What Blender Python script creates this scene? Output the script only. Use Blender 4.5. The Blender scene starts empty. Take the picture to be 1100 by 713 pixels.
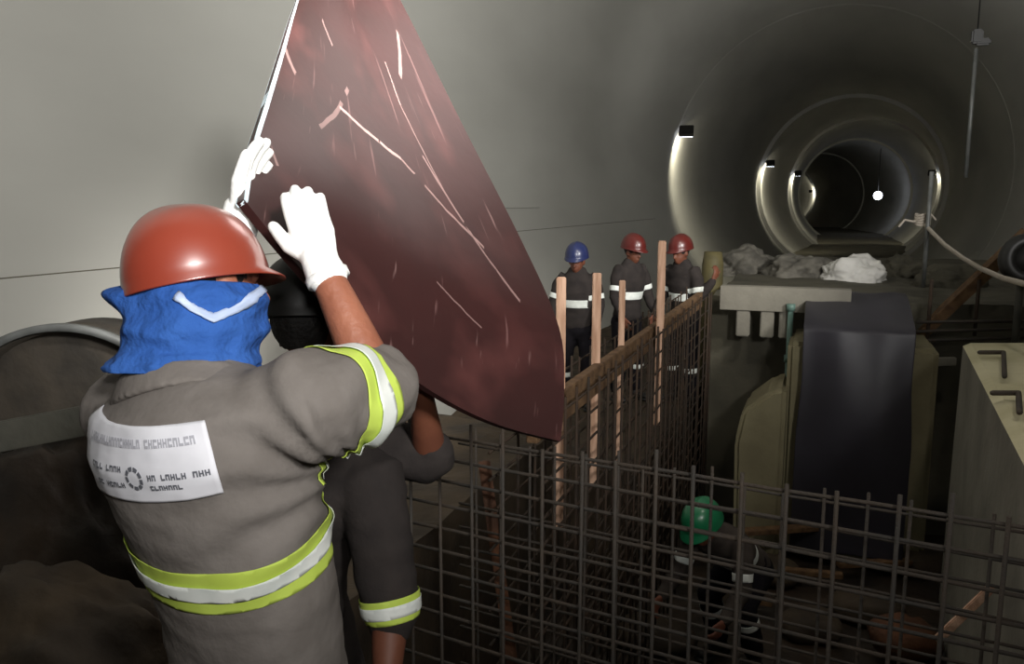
import bpy, bmesh, math, random
from mathutils import Vector, Matrix, noise
from mathutils.bvhtree import BVHTree
random.seed(7)
C = bpy.context.scene.collection
sc = bpy.context.scene
V = Vector
PI = math.pi
# ------------------------------------------------------------------ camera
F = 900.0
PITCH, YAW = math.radians(8.75), math.radians(20.4)
CAM = V((0, 0, 1.75))
fw = V((-math.sin(YAW)*math.cos(PITCH), math.cos(YAW)*math.cos(PITCH), -math.sin(PITCH)))
rt = V((math.cos(YAW), math.sin(YAW), 0))
up = rt.cross(fw)
def P(px, py, d):
    """world point seen at this pixel of the photograph at depth d metres"""
    return CAM + fw*d + rt*((px-550)/F*d) + up*((356.5-py)/F*d)
def D(x, y, z):
    """direction: x right, y up, z away from the camera"""
    return (rt*x + up*y + fw*z).normalized()
cd = bpy.data.cameras.new('camera'); cam = bpy.data.objects.new('camera', cd); C.objects.link(cam)
cd.sensor_width = 36; cd.lens = 36*F/1100; cd.clip_start = .02; cd.clip_end = 600
M = Matrix((rt, up, -fw)).transposed().to_4x4(); M.translation = CAM
cam.matrix_world = M
sc.camera = cam
# ------------------------------------------------------------------ materials
def lin(c):
    out = []
    for v in c:
        v /= 255
        out.append(v/12.92 if v <= .04045 else ((v+.055)/1.055)**2.4)
    return (*out, 1)
def mat(name, rgb, rough=.7, metal=0, rgb2=None, scale=6, detail=6, bump=0, bscale=40, coat=0, spec=.5, stretch=(1,1,1), fac=(.35,.65)):
    m = bpy.data.materials.new(name); m.use_nodes = True
    nt = m.node_tree; n = nt.nodes; b = n['Principled BSDF']
    b.inputs['Base Color'].default_value = lin(rgb); b.inputs['Roughness'].default_value = rough
    b.inputs['Metallic'].default_value = metal; b.inputs['Coat Weight'].default_value = coat
    b.inputs['Coat Roughness'].default_value = .2
    b.inputs['Specular IOR Level'].default_value = spec
    tc = n.new('ShaderNodeTexCoord'); mp = n.new('ShaderNodeMapping'); mp.inputs['Scale'].default_value = stretch
    nt.links.new(tc.outputs['Object'], mp.inputs[0])
    if rgb2:
        t = n.new('ShaderNodeTexNoise'); t.inputs['Scale'].default_value = scale; t.inputs['Detail'].default_value = detail
        nt.links.new(mp.outputs[0], t.inputs['Vector'])
        r = n.new('ShaderNodeValToRGB'); r.color_ramp.elements[0].position, r.color_ramp.elements[1].position = fac
        r.color_ramp.elements[0].color = lin(rgb); r.color_ramp.elements[1].color = lin(rgb2)
        nt.links.new(t.outputs['Fac'], r.inputs[0]); nt.links.new(r.outputs[0], b.inputs['Base Color'])
    if bump:
        t2 = n.new('ShaderNodeTexNoise'); t2.inputs['Scale'].default_value = bscale; t2.inputs['Detail'].default_value = 5
        nt.links.new(mp.outputs[0], t2.inputs['Vector'])
        bp = n.new('ShaderNodeBump'); bp.inputs['Strength'].default_value = bump; bp.inputs['Distance'].default_value = .02
        nt.links.new(t2.outputs['Fac'], bp.inputs['Height']); nt.links.new(bp.outputs[0], b.inputs['Normal'])
    return m
MT = {}
MT['concrete'] = mat('smooth_tunnel_concrete', (150,149,142), .75, rgb2=(166,165,158), scale=.5, bump=.1, bscale=3, stretch=(1,.3,1))
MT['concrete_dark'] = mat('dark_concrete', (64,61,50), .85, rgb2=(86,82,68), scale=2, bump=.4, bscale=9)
MT['concrete_tan'] = mat('tan_concrete', (118,110,84), .85, rgb2=(134,127,98), scale=3, bump=.3, bscale=12)
MT['concrete_pale'] = mat('pale_concrete', (178,172,138), .85, rgb2=(200,194,162), scale=2.2, bump=.3, bscale=14)
MT['concrete_grey'] = mat('grey_concrete', (112,108,98), .85, rgb2=(134,130,118), scale=2.2, bump=.3, bscale=14)
MT['mud'] = mat('mud', (48,39,28), .8, rgb2=(74,61,44), scale=3, detail=9, bump=.9, bscale=7)
MT['wetmud'] = mat('wet_mud', (30,24,18), .6, rgb2=(56,44,32), scale=2.5, detail=9, bump=.9, bscale=6)
MT['rubble'] = mat('rubble', (84,81,74), .9, rgb2=(122,118,108), scale=5, bump=.8, bscale=10)
MT['rust'] = mat('rebar_steel', (58,54,49), .7, .1, rgb2=(68,58,48), scale=8, bump=.3, bscale=90)
MT['rustwall'] = mat('rusted_rebar', (44,35,26), .8, .1, rgb2=(58,42,28), scale=8)
MT['timber'] = mat('pinkish_timber', (205,168,142), .8, rgb2=(168,130,104), scale=5, stretch=(8,8,1), bump=.3)
MT['timber_brown'] = mat('brown_timber', (118,90,60), .8, rgb2=(84,60,38), scale=5, stretch=(3,3,3), bump=.3)
MT['orange_timber'] = mat('orange_timber', (98,60,34), .85, rgb2=(72,46,30), scale=6, bump=.3)
MT['cloth'] = mat('grey_cotton', (112,106,101), .95, rgb2=(124,118,113), scale=14, bump=.12, bscale=60, spec=.15)
MT['cloth_dark'] = mat('dark_cotton', (58,52,48), .95, rgb2=(68,62,57), scale=12, bump=.12, bscale=90, spec=.15)
MT['cloth_darker'] = mat('charcoal_cotton', (46,42,41), .95, rgb2=(54,49,47), scale=12, bump=.12, bscale=90, spec=.15)
MT['cloth_black'] = mat('black_cotton', (24,22,26), .95, bump=.3, bscale=60, spec=.15)
MT['lime'] = mat('lime_tape', (200,222,96), .7, rgb2=(188,210,84), scale=12)
MT['silver'] = mat('silver_tape', (235,238,232), .5, rgb2=(214,220,214), scale=14)
MT['blue'] = mat('blue_cotton', (54,98,172), .9, rgb2=(40,80,150), scale=9, bump=.6, bscale=30, spec=.2)
MT['greystrip'] = mat('grey_tape', (172,186,214), .5)
MT['helmet'] = mat('orange_brown_plastic', (140,56,40), .3, coat=1, rgb2=(146,62,44), scale=5, spec=1.0)
MT['helmet_red'] = mat('dark_red_plastic', (84,26,22), .35, coat=.2)
MT['helmet_blue'] = mat('blue_plastic', (34,42,82), .35, coat=.2)
MT['helmet_green'] = mat('green_plastic', (24,112,72), .35, coat=.3)
MT['helmet_dark'] = mat('black_plastic', (26,26,24), .5)
MT['skin'] = mat('tanned_skin', (158,100,76), .55, rgb2=(142,86,64), scale=12, bump=.15, bscale=80)
MT['skin_dark'] = mat('brown_skin', (112,66,46), .6, rgb2=(98,56,40), scale=12)
MT['glove'] = mat('white_knit', (246,246,242), .95, bump=.12, bscale=110, spec=.1)
MT['hair'] = mat('black_hair', (20,17,15), .7, bump=.4, bscale=90)
MT['boot'] = mat('black_leather', (30,27,25), .5)
MT['patch'] = mat('white_print', (232,232,238), .8, rgb2=(220,220,226), scale=14)
MT['print_grey'] = mat('grey_ink', (176,176,184), .9)
MT['print_dark'] = mat('dark_ink', (96,98,106), .9)
MT['plastic_black'] = mat('black_sheeting', (46,44,50), .45, bump=.2, bscale=2.2, rgb2=(54,52,60), scale=2)
MT['rope'] = mat('pale_rope', (190,180,166), .9, bump=.8, bscale=120)
MT['steel'] = mat('galvanised_steel', (128,130,128), .5, .4, rgb2=(100,102,100), scale=6)
MT['darksteel'] = mat('dark_steel', (60,60,54), .7, .2, rgb2=(84,82,72), scale=4, bump=.5, bscale=8)
MT['arch'] = mat('weathered_steel', (44,40,34), .75, .1, rgb2=(68,61,52), scale=5, detail=9, bump=.6, bscale=9)
MT['tape'] = mat('pale_tape', (216,232,240), .5)
MT['white_plastic'] = mat('white_sacking', (214,212,206), .6, bump=.5, bscale=6)
MT['teal'] = mat('teal_paint', (96,124,114), .5)
def emit(name, rgb, s):
    m = mat(name, rgb); b = m.node_tree.nodes['Principled BSDF']
    b.inputs['Emission Color'].default_value = lin(rgb); b.inputs['Emission Strength'].default_value = s
    return m
MT['lamp'] = emit('lit_lamp', (235,240,255), 9)
# panel: film-faced board, scratched
def panel_mat():
    m = mat('scratched_red_film', (56,28,27), .42, rgb2=(44,24,23), scale=2.2, bump=.1, bscale=5, spec=.5)
    nt = m.node_tree; n = nt.nodes; b = n['Principled BSDF']
    uv = n.new('ShaderNodeUVMap'); uv.uv_map = 'UVMap'
    src = b.inputs['Base Color'].links[0].from_socket
    def layer(rot, sx, sy, lo, hi, col, src, amt):
        mp = n.new('ShaderNodeMapping'); mp.inputs['Rotation'].default_value = (0,0,rot); mp.inputs['Scale'].default_value = (sx, sy, 1)
        nt.links.new(uv.outputs[0], mp.inputs[0])
        t = n.new('ShaderNodeTexNoise'); t.inputs['Scale'].default_value = 1; t.inputs['Detail'].default_value = 3
        nt.links.new(mp.outputs[0], t.inputs['Vector'])
        mr = n.new('ShaderNodeMapRange'); mr.inputs[1].default_value = lo; mr.inputs[2].default_value = hi; mr.inputs[4].default_value = amt
        nt.links.new(t.outputs['Fac'], mr.inputs[0])
        mx = n.new('ShaderNodeMix'); mx.data_type = 'RGBA'; mx.inputs['B'].default_value = lin(col)
        nt.links.new(mr.outputs[0], mx.inputs['Factor']); nt.links.new(src, mx.inputs['A'])
        return mx.outputs['Result']
    s = layer(.5, 30, 4, .66, .76, (196,150,146), src, .28)
    s = layer(1.2, 44, 6, .68, .76, (205,165,160), s, .25)
    s = layer(-.4, 4, 5, .50, .78, (104,60,57), s, .5)
    def math_(op, a, b=None, c=None):
        q = n.new('ShaderNodeMath'); q.operation = op
        for k, v in enumerate((a, b, c)):
            if v is None: continue
            if isinstance(v, (int, float)): q.inputs[k].default_value = v
            else: nt.links.new(v, q.inputs[k])
        return q.outputs[0]
    sp = n.new('ShaderNodeSeparateXYZ'); nt.links.new(uv.outputs[0], sp.inputs[0])
    wob = n.new('ShaderNodeTexNoise'); wob.inputs['Scale'].default_value = 14; nt.links.new(uv.outputs[0], wob.inputs['Vector'])
    tot = None
    for (x0, y0), (x1, y1), w_, amt in SCRATCH:
        L = math.hypot(x1-x0, y1-y0); ux, uy = (x1-x0)/L, (y1-y0)/L
        dx = math_('SUBTRACT', sp.outputs[0], x0); dy = math_('SUBTRACT', sp.outputs[1], y0)
        al = math_('ADD', math_('MULTIPLY', dx, ux), math_('MULTIPLY', dy, uy))
        ac = math_('SUBTRACT', math_('MULTIPLY', dx, -uy), math_('MULTIPLY', dy, -ux))
        ac = math_('ABSOLUTE', math_('ADD', ac, math_('MULTIPLY', math_('SUBTRACT', wob.outputs[0], .5), .012)))
        k = math_('MULTIPLY', math_('MULTIPLY', math_('LESS_THAN', ac, w_), math_('GREATER_THAN', al, 0)), math_('LESS_THAN', al, L))
        k = math_('MULTIPLY', k, math_('MULTIPLY', math_('GREATER_THAN', wob.outputs[0], .40), amt))
        tot = k if tot is None else math_('MAXIMUM', tot, k)
    mx = n.new('ShaderNodeMix'); mx.data_type = 'RGBA'; mx.inputs['B'].default_value = lin((196,160,154))
    nt.links.new(tot, mx.inputs['Factor']); nt.links.new(s, mx.inputs['A']); s = mx.outputs['Result']
    nt.links.new(s, b.inputs['Base Color'])
    return m
# ------------------------------------------------------------------ object helpers
def link(name, me, m, parent=None, smooth=True):
    me.materials.clear() if False else None
    if m is not None and not me.materials: me.materials.append(MT[m] if isinstance(m, str) else m)
    o = bpy.data.objects.new(name, me); C.objects.link(o)
    if smooth:
        me.polygons.foreach_set('use_smooth', [True]*len(me.polygons))
    if parent: o.parent = parent
    return o
def obj(name, bm, m, parent=None, smooth=True, recalc=True):
    if recalc: bmesh.ops.recalc_face_normals(bm, faces=bm.faces[:])
    me = bpy.data.meshes.new(name); bm.to_mesh(me); bm.free()
    o = link(name, me, m, parent, smooth)
    return o
def tag(o, label, cat, group=None, kind=None):
    o['label'] = label; o['category'] = cat
    if group: o['group'] = group
    if kind: o['kind'] = kind
    return o
def struct(o, label=None):
    o['kind'] = 'structure'
    if label: o['label'] = label
    return o
def empty(name, label, cat, group=None, loc=(0,0,0)):
    """children keep world coordinates: the mesh data is shifted so the Empty stands at the thing's base"""
    o = bpy.data.objects.new(name, None); C.objects.link(o); o.empty_display_size = .1
    o.location = loc
    return tag(o, label, cat, group)
def settle():
    """give every parented mesh the inverse of its parent's place so it stays where it was modelled"""
    bpy.context.view_layer.update()
    for o in C.objects:
        if o.parent and not o.get('_ok'):
            o.matrix_parent_inverse = Matrix.Translation(-o.parent.matrix_world.translation) if o.parent.type == 'EMPTY' else Matrix.Identity(4)
    for o in C.objects:
        if '_ok' in o: del o['_ok']
def frame_of(t, ref):
    t = t.normalized(); x = ref - t*ref.dot(t)
    if x.length < 1e-4: x = t.orthogonal()
    x.normalize(); return x, t.cross(x)
def tube(bm, pts, rad, seg=14, ref=None, cap=True):
    """closed tube along pts; rad: per point r or (rx, ry) about ref"""
    pts = [V(p) for p in pts]; n = len(pts)
    if not isinstance(rad, (list, tuple)): rad = [rad]*n
    rad = [r if isinstance(r, (list, tuple)) else (r, r) for r in rad]
    ref0 = ref or (pts[-1]-pts[0]).normalized().orthogonal()
    rings = []; X = V(ref0)
    def ring(c, x, y, r): return [bm.verts.new(c + x*r[0]*math.cos(2*PI*k/seg) + y*r[1]*math.sin(2*PI*k/seg)) for k in range(seg)]
    fr = []
    for i in range(n):
        t = (pts[min(i+1,n-1)] - pts[max(i-1,0)])
        x, y = frame_of(t, X)
        if not ref: X = x
        fr.append((x, y, t.normalized()))
    if cap:
        x, y, t = fr[0]; h = min(rad[0])
        s0 = bm.verts.new(pts[0]-t*h*.95)
        rings.append(ring(pts[0]-t*h*.7, x, y, (rad[0][0]*.7, rad[0][1]*.7)))
    for i in range(n): rings.append(ring(pts[i], fr[i][0], fr[i][1], rad[i]))
    if cap:
        x, y, t = fr[-1]; h = min(rad[-1])
        rings.append(ring(pts[-1]+t*h*.7, x, y, (rad[-1][0]*.7, rad[-1][1]*.7)))
        s1 = bm.verts.new(pts[-1]+t*h*.95)
    for a, b in zip(rings, rings[1:]):
        for k in range(seg): bm.faces.new((a[k], a[(k+1)%seg], b[(k+1)%seg], b[k]))
    if cap:
        for k in range(seg):
            bm.faces.new((s0, rings[0][(k+1)%seg], rings[0][k])); bm.faces.new((s1, rings[-1][k], rings[-1][(k+1)%seg]))
    else:
        bm.faces.new(rings[0][::-1]); bm.faces.new(rings[-1])
    return bm
def ball(bm, c, r, axes=None, seg=20):
    """ellipsoid; r=(rx,ry,rz) along axes (x,y,z vectors)"""
    if not isinstance(r, (list, tuple)): r = (r, r, r)
    ax = axes or (V((1,0,0)), V((0,1,0)), V((0,0,1)))
    Mx = Matrix(ax).transposed().to_4x4() @ Matrix.Diagonal((*r, 1)); Mx.translation = c
    bmesh.ops.create_uvsphere(bm, u_segments=seg, v_segments=seg*2//3, radius=1, matrix=Mx)
def box(bm, c, size, axes=None, bevel=0):
    ax = axes or (V((1,0,0)), V((0,1,0)), V((0,0,1)))
    Mx = Matrix(ax).transposed().to_4x4() @ Matrix.Diagonal((*size, 1)); Mx.translation = V(c)
    r = bmesh.ops.create_cube(bm, size=1, matrix=Mx)
    if bevel:
        es = {e for v in r['verts'] for e in v.link_edges}
        bmesh.ops.bevel(bm, geom=list(es), offset=bevel, segments=2, affect='EDGES')
def bar(bm, a, b, r, seg=6): tube(bm, [a, b], r, seg, cap=False)
def plank(bm, a, b, w, h, ref, bevel=.004):
    a, b = V(a), V(b); x, y = frame_of(b-a, V(ref)); box(bm, (a+b)/2, (w, h, (b-a).length), (x, y, (b-a).normalized()), bevel)
def remeshed(bm, voxel, smooth_it=3):
    """one continuous surface from overlapping closed shells"""
    bmesh.ops.recalc_face_normals(bm, faces=bm.faces[:])
    me = bpy.data.meshes.new('tmp'); bm.to_mesh(me); bm.free()
    o = bpy.data.objects.new('tmp', me); C.objects.link(o)
    r = o.modifiers.new('r', 'REMESH'); r.mode = 'VOXEL'; r.voxel_size = voxel
    s = o.modifiers.new('s', 'SMOOTH'); s.iterations = smooth_it; s.factor = .5
    dg = bpy.context.evaluated_depsgraph_get()
    out = bpy.data.meshes.new_from_object(o.evaluated_get(dg))
    bpy.data.objects.remove(o); bpy.data.meshes.remove(me)
    return out
def wrinkle(me, amp, vec, scale, seed=0, sharp=False):
    nrm = [v.normal.copy() for v in me.vertices]
    s = V(scale)
    for v, nn in zip(me.vertices, nrm):
        q = V((v.co.dot(vec[0])*s.x, v.co.dot(vec[1])*s.y, v.co.dot(vec[2])*s.z)) + V((seed, seed*.7, 0))
        f = noise.noise(q) + .5*noise.noise(q*2.1)
        if sharp: f = (1-abs(noise.noise(q))*3.0)*.6 + .3*noise.noise(q*2)
        v.co += nn*amp*f
    me.update()
def slice_band(me, p, nrm, half, off, keep, name, m, parent, thick=True):
    """the strip of a garment between two parallel planes, lifted off it: a sewn-on tape"""
    bm = bmesh.new(); bm.from_mesh(me)
    nrm = nrm.normalized()
    rem = [f for f in bm.faces if not keep(f.calc_center_median()) or abs((f.calc_center_median()-p).dot(nrm)) > half+.05]
    bmesh.ops.delete(bm, geom=rem, context='FACES')
    for s in (1, -1):
        bmesh.ops.bisect_plane(bm, geom=bm.verts[:]+bm.edges[:]+bm.faces[:], plane_co=p+nrm*half*s, plane_no=nrm*s, clear_outer=True)
    bm.normal_update()
    ns = {v: v.normal.copy() for v in bm.verts}
    for _ in range(14):
        n2 = {}
        for v in bm.verts:
            a_ = ns[v].copy()
            for e in v.link_edges: a_ += ns[e.other_vert(v)]
            n2[v] = a_.normalized()
        ns = n2
    for v in bm.verts: v.co += ns[v]*off
    bm.normal_update()
    # give thickness back to the cloth
    if thick and bm.faces:
        r = bmesh.ops.extrude_face_region(bm, geom=bm.faces[:])
        for g in r['geom']:
            if isinstance(g, bmesh.types.BMVert):
                g.co += g.normal*.0008
    return obj(name, bm, m, parent, recalc=True)
# ------------------------------------------------------------------ human builder
def hand_into(bm, wrist, hd, pn, side, grow=0, curl=(.35,.5,.4), scale=1, thumb_close=.5, spread=.06, seg=10):
    """palm, four unequal bent fingers and a thumb. side +1 right hand, -1 left"""
    hd = hd.normalized(); pn = (pn - hd*pn.dot(hd)).normalized(); th = hd.cross(pn)*side   # towards the thumb
    S = scale
    tube(bm, [wrist-hd*.01*S, wrist+hd*.03*S, wrist+hd*.06*S, wrist+hd*.088*S], [(.027*S+grow,.019*S+grow),(.036*S+grow,.017*S+grow),(.041*S+grow,.015*S+grow),(.039*S+grow,.012*S+grow)], 14, ref=th)
    ball(bm, wrist+hd*.035*S+th*.022*S+pn*.006*S, ((.018*S+grow), .028*S+grow, .014*S+grow), (th, hd, pn))
    for k, (off, L, r) in enumerate(((.030,.078,.0088),(.010,.086,.009),(-.011,.080,.0086),(-.030,.063,.0078))):
        base = wrist+hd*(.086-.004*abs(k-1))*S+th*off*S
        d = (hd+th*spread*(1.5-k)).normalized(); pts = [base-d*.02*S, base]; c = base; a = 0
        for j, fr in enumerate((.45,.31,.24)):
            a += curl[j]*(1+.08*k)
            dd = d*math.cos(a)+pn*math.sin(a)
            c = c+dd*L*fr*S; pts.append(c.copy())
        tube(bm, pts, [(r+.001)*S+grow, (r+.0008)*S+grow, (r+.0004)*S+grow, r*S+grow, r*.85*S+grow], seg)
    b0 = wrist+hd*.028*S+th*.026*S; d1 = (hd*.75+th*.75+pn*.25*thumb_close).normalized(); d2 = (hd*.9+th*.35+pn*.5*thumb_close).normalized()
    tube(bm, [b0-d1*.01*S, b0+d1*.036*S, b0+d1*.036*S+d2*.032*S, b0+d1*.036*S+d2*.056*S], [.015*S+grow,.0115*S+grow,.0105*S+grow,.0088*S+grow], seg)
    return th
def head_into(bm, c, f, u, s=1.0):
    """c = centre of skull, f = facing, u = up"""
    f = f.normalized(); u = (u-f*u.dot(f)).normalized(); r = f.cross(u)
    A = (r, f, u)
    ball(bm, c+u*.02*s-f*.008*s, (.075*s,.095*s,.09*s), A, 24)
    ball(bm, c+f*.028*s-u*.045*s, (.058*s,.062*s,.072*s), A, 20)         # face
    ball(bm, c+f*.052*s-u*.092*s, (.032*s,.03*s,.026*s), A, 14)          # chin
    tube(bm, [c+f*.085*s+u*.0*s, c+f*.1*s-u*.025*s, c+f*.108*s-u*.042*s], [.008*s,.011*s,.014*s], 10)   # nose
    ball(bm, c+f*.085*s-u*.07*s, (.024*s,.012*s,.007*s), A, 12)          # lips
    ball(bm, c+f*.083*s-u*.081*s, (.021*s,.011*s,.007*s), A, 12)
    for q in (1, -1):
        ball(bm, c+r*.076*s*q-u*.02*s-f*.005*s, (.009*s,.02*s,.032*s), A, 12)   # ear
        ball(bm, c+f*.08*s+u*.014*s+r*.03*s*q, (.022*s,.01*s,.007*s), A, 12)    # brow
        ball(bm, c+f*.076*s-u*.004*s+r*.03*s*q, (.013*s,.011*s,.01*s), A, 12)   # eye
def helmet(c, f, u, m, parent, name='helmet', s=1.0, ridge=True, zs=1.0, br=.040):
    """c = centre of the rim plane"""
    f = f.normalized(); u = (u-f*u.dot(f)).normalized(); r = f.cross(u)
    bm = bmesh.new(); seg, lat = 48, 16
    def pt(a, e, k=1.0, dz=0):
        ca, sa = math.cos(a), math.sin(a)
        rx, ry = .118*s*k, .143*s*k
        z = .142*s*zs*k*math.sin(e); w = math.cos(e)**.82
        rid = 0
        if ridge: rid = .006*s*max(0, 1-abs(sa*w)/.22)*max(0,math.sin(e))**.5
        return c + r*(sa*rx*w) + f*(ca*ry*w) + u*(z+rid+dz)
    outer = [[bm.verts.new(pt(2*PI*k/seg, PI/2*j/lat)) for k in range(seg)] for j in range(lat)]
    top = bm.verts.new(pt(0, PI/2))
    inner = [[bm.verts.new(pt(2*PI*k/seg, PI/2*j/lat, .965)) for k in range(seg)] for j in range(lat)]
    itop = bm.verts.new(pt(0, PI/2, .965))
    rim = []; rim2 = []
    for k in range(seg):
        a = 2*PI*k/seg; ca = math.cos(a)
        ext = .004 + br*max(0, ca)**3
        q = pt(a, 0); o = (r*math.sin(a)+f*ca*1.1).normalized()
        rim.append(bm.verts.new(q+o*ext*s-u*(.012+.010*max(0,ca)**3)*s)); rim2.append(bm.verts.new(q+o*ext*s-u*(.016+.010*max(0,ca)**3)*s))
    def strip(A, B):
        for k in range(seg): bm.faces.new((A[k], A[(k+1)%seg], B[(k+1)%seg], B[k]))
    strip(rim2, rim); strip(rim, outer[0])
    for j in range(lat-1): strip(outer[j], outer[j+1]); strip(inner[j+1], inner[j])
    strip(inner[0], rim2)
    for k in range(seg):
        bm.faces.new((outer[-1][k], outer[-1][(k+1)%seg], top)); bm.faces.new((inner[-1][(k+1)%seg], inner[-1][k], itop))
    return obj(name, bm, m, parent)
def ip(a, b, t): return a.lerp(b, t)
def limb_pts(a, b, c, n=4):
    return [ip(a, b, i/n) for i in range(n)] + [ip(b, c, i/n) for i in range(n+1)]
def interp_r(vals, n): # vals at equal spacing
    out = []
    for i in range(n):
        t = i/(n-1)*(len(vals)-1); k = min(int(t), len(vals)-2); out.append(vals[k]*(1-(t-k))+vals[k+1]*(t-k))
    return out
def worker(label, J, cols, voxel=.009, cvox=.012, group=None, baggy=1.0, gloves=(0,0), hel=True, bands=True, curl=(.35,.5,.4), loc=None, seed=0, torso=None, helm_s=1.0, sleeve_end=.95, uarm=None, wr=.006, limb_bands=True):
    R = J['R'].normalized()                       # the person's right
    root = empty('person', label, 'person', group, loc or (J['pelvis'].x, J['pelvis'].y, J['ground']))
    tor = torso or [(J['pelvis'],.165,.12),(ip(J['pelvis'],J['waist'],1),.15,.11),(J['chest'],.18,.125),(ip(J['chest'],J['neck'],.65),.185,.105),(ip(J['chest'],J['neck'],.95),.11,.08)]
    # --- body
    bm = bmesh.new()
    tube(bm, [t[0] for t in tor], [(t[1]*.93-.01, t[2]*.93-.01) for t in tor], 22, ref=R)
    tube(bm, [ip(J['chest'],J['neck'],.7), J['neck'], J['head']], [.06,.056,.055], 14)
    head_into(bm, J['head'], J['face'], J['hup'])
    handinfo = []
    for sd, k in ((1,'r'), (-1,'l')):
        sh, el, wri = J['sh'+k], J['el'+k], J['wr'+k]
        pts = [ip(J['chest'],sh,.4)] + limb_pts(sh, el, wri, 4)
        tube(bm, pts, [.05]+interp_r([.054,.05,.042,.043,.036,.027], len(pts)-1), 14)
        hand_into(bm, wri, J['hd'+k], J['pn'+k], sd, curl=J.get('curl'+k, curl), scale=J.get('hs', 1), spread=J.get('spread', .06))
        hp, kn, an = J['hip'+k], J['kn'+k], J['an'+k]
        pts = limb_pts(hp, kn, an, 4)
        tube(bm, pts, interp_r([.085,.075,.058,.056,.05,.04], len(pts)), 14)
        toe = J['toe'+k]; tube(bm, [an-V((0,0,.05)), an-V((0,0,.06))+toe*.09, an-V((0,0,.065))+toe*.15], [.035,.032,.022], 12)
    me = remeshed(bm, voxel, 2)
    body = link('body', me, cols['skin'], root)
    # --- clothes
    bm = bmesh.new()
    tube(bm, [t[0] for t in tor], [(t[1]+.004, t[2]+.004) for t in tor], 30, ref=R)
    for k in 'rl':
        sh, el, wri = J['sh'+k], J['el'+k], J['wr'+k]
        end = ip(el, wri, J.get('sleeve', sleeve_end))
        if J.get('sleeve', sleeve_end) <= .1:
            pts = [ip(J['chest'],sh,.45), ip(J['chest'],sh,.8), sh]+[ip(sh,el,t) for t in (.25,.5,.75,1.0)]
            rr = [.07,.08,.085]+(uarm or [.08,.077,.074,.072])
            pts.append(end + (el-sh).normalized()*.01); rr.append(rr[-1]*.9)
        else:
            pts = [ip(J['chest'],sh,.45)]+limb_pts(sh, el, end, 4); rr = [.07]+interp_r([.074,.066,.058,.052,.042], len(pts)-1)
        tube(bm, pts, rr, 18)
    jm = remeshed(bm, cvox, 4)
    spine = (J['neck']-J['pelvis']).normalized()
    vec = (spine, R, spine.cross(R))
    wrinkle(jm, wr, vec, (14,5,5), seed)
    wrinkle(jm, wr*.5, vec, (30,12,12), seed+3)
    jacket = link('jacket', jm, cols['jacket'], root)
    bm = bmesh.new()
    tube(bm, [tor[0][0]-spine*.05, tor[0][0]+spine*.08], [(tor[0][1]-.004,tor[0][2]-.004)]*2, 24, ref=R)
    for k in 'rl':
        hp, kn, an = J['hip'+k], J['kn'+k], J['an'+k]
        pts = limb_pts(hp, kn, ip(kn,an,.92), 4)
        tube(bm, pts, interp_r([.1,.094,.08,.078,.076,.07], len(pts)), 18)
    tm = remeshed(bm, cvox*1.1, 4); wrinkle(tm, wr, vec, (12,6,6), seed+9)
    trousers = link('trousers', tm, cols['trousers'], root)
    for k in 'rl':
        an, toe = J['an'+k], J['toe'+k]
        bm = bmesh.new(); z = V((0,0,1))
        tube(bm, [an+z*.09, an, an-z*.05], [.052,.05,.052], 16)
        tube(bm, [an-z*.052-toe*.03, an-z*.055+toe*.06, an-z*.062+toe*.13, an-z*.064+toe*.165], [(.044,.04),(.045,.04),(.046,.032),(.04,.026)], 16, ref=z.cross(toe))
        obj_me = remeshed(bm, .009, 3)
        bo = link('boot', obj_me, 'boot', root)
        bm = bmesh.new(); box(bm, an-z*.092+toe*.06, (.09,.27,.016), (z.cross(toe), toe, z), .006); obj('sole', bm, 'helmet_dark', bo)
    if hel:
        f, u = J['face'].normalized(), J['hup'].normalized()
        helmet(J['head']+J['hup'].normalized()*.04*helm_s, f, u, cols['helmet'], root, s=helm_s)
    # --- hair: short cap under the helmet
    f = J['face'].normalized(); u = (J['hup']-f*J['hup'].dot(f)).normalized(); r = f.cross(u)
    bm = bmesh.new(); ball(bm, J['head']+u*.024-f*.014, (.079,.098,.093), (r, f, u), 28)
    bmesh.ops.bisect_plane(bm, geom=bm.verts[:]+bm.edges[:]+bm.faces[:], plane_co=J['head']+f*.055, plane_no=(f-u*.55), clear_outer=True)
    bmesh.ops.bisect_plane(bm, geom=bm.verts[:]+bm.edges[:]+bm.faces[:], plane_co=J['head']-u*.05, plane_no=-u, clear_outer=True)
    obj('hair', bm, 'hair', root)
    if bands:
        ax = (J['chest']-J['waist']).normalized()
        arms = [J['elr'], J['ell'], J['wrr'], J['wrl'], ip(J['shr'],J['elr'],.6), ip(J['shl'],J['ell'],.6)]
        bp = ip(J['waist'], J['chest'], J.get('band', .42))
        kp = lambda c: all((c-a).length > .12 for a in arms) and (c-bp).length < .26
        slice_band(jm, bp, ax, .04, .003, kp, 'torso_band', cols.get('band','silver'), root)
        if limb_bands:
          for k in 'rl':
            p = ip(J['sh'+k], J['el'+k], .68); a = (J['el'+k]-J['sh'+k])
            slice_band(jm, p, a, .025, .003, (lambda c, p=p: (c-p).length < .1), 'sleeve_band', cols.get('band','silver'), root)
            p = ip(J['kn'+k], J['an'+k], .3); a = (J['an'+k]-J['kn'+k])
            slice_band(tm, p, a, .025, .003, (lambda c, p=p: (c-p).length < .12), 'leg_band', cols.get('band','silver'), root)
    return root, jacket, trousers, body
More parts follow.
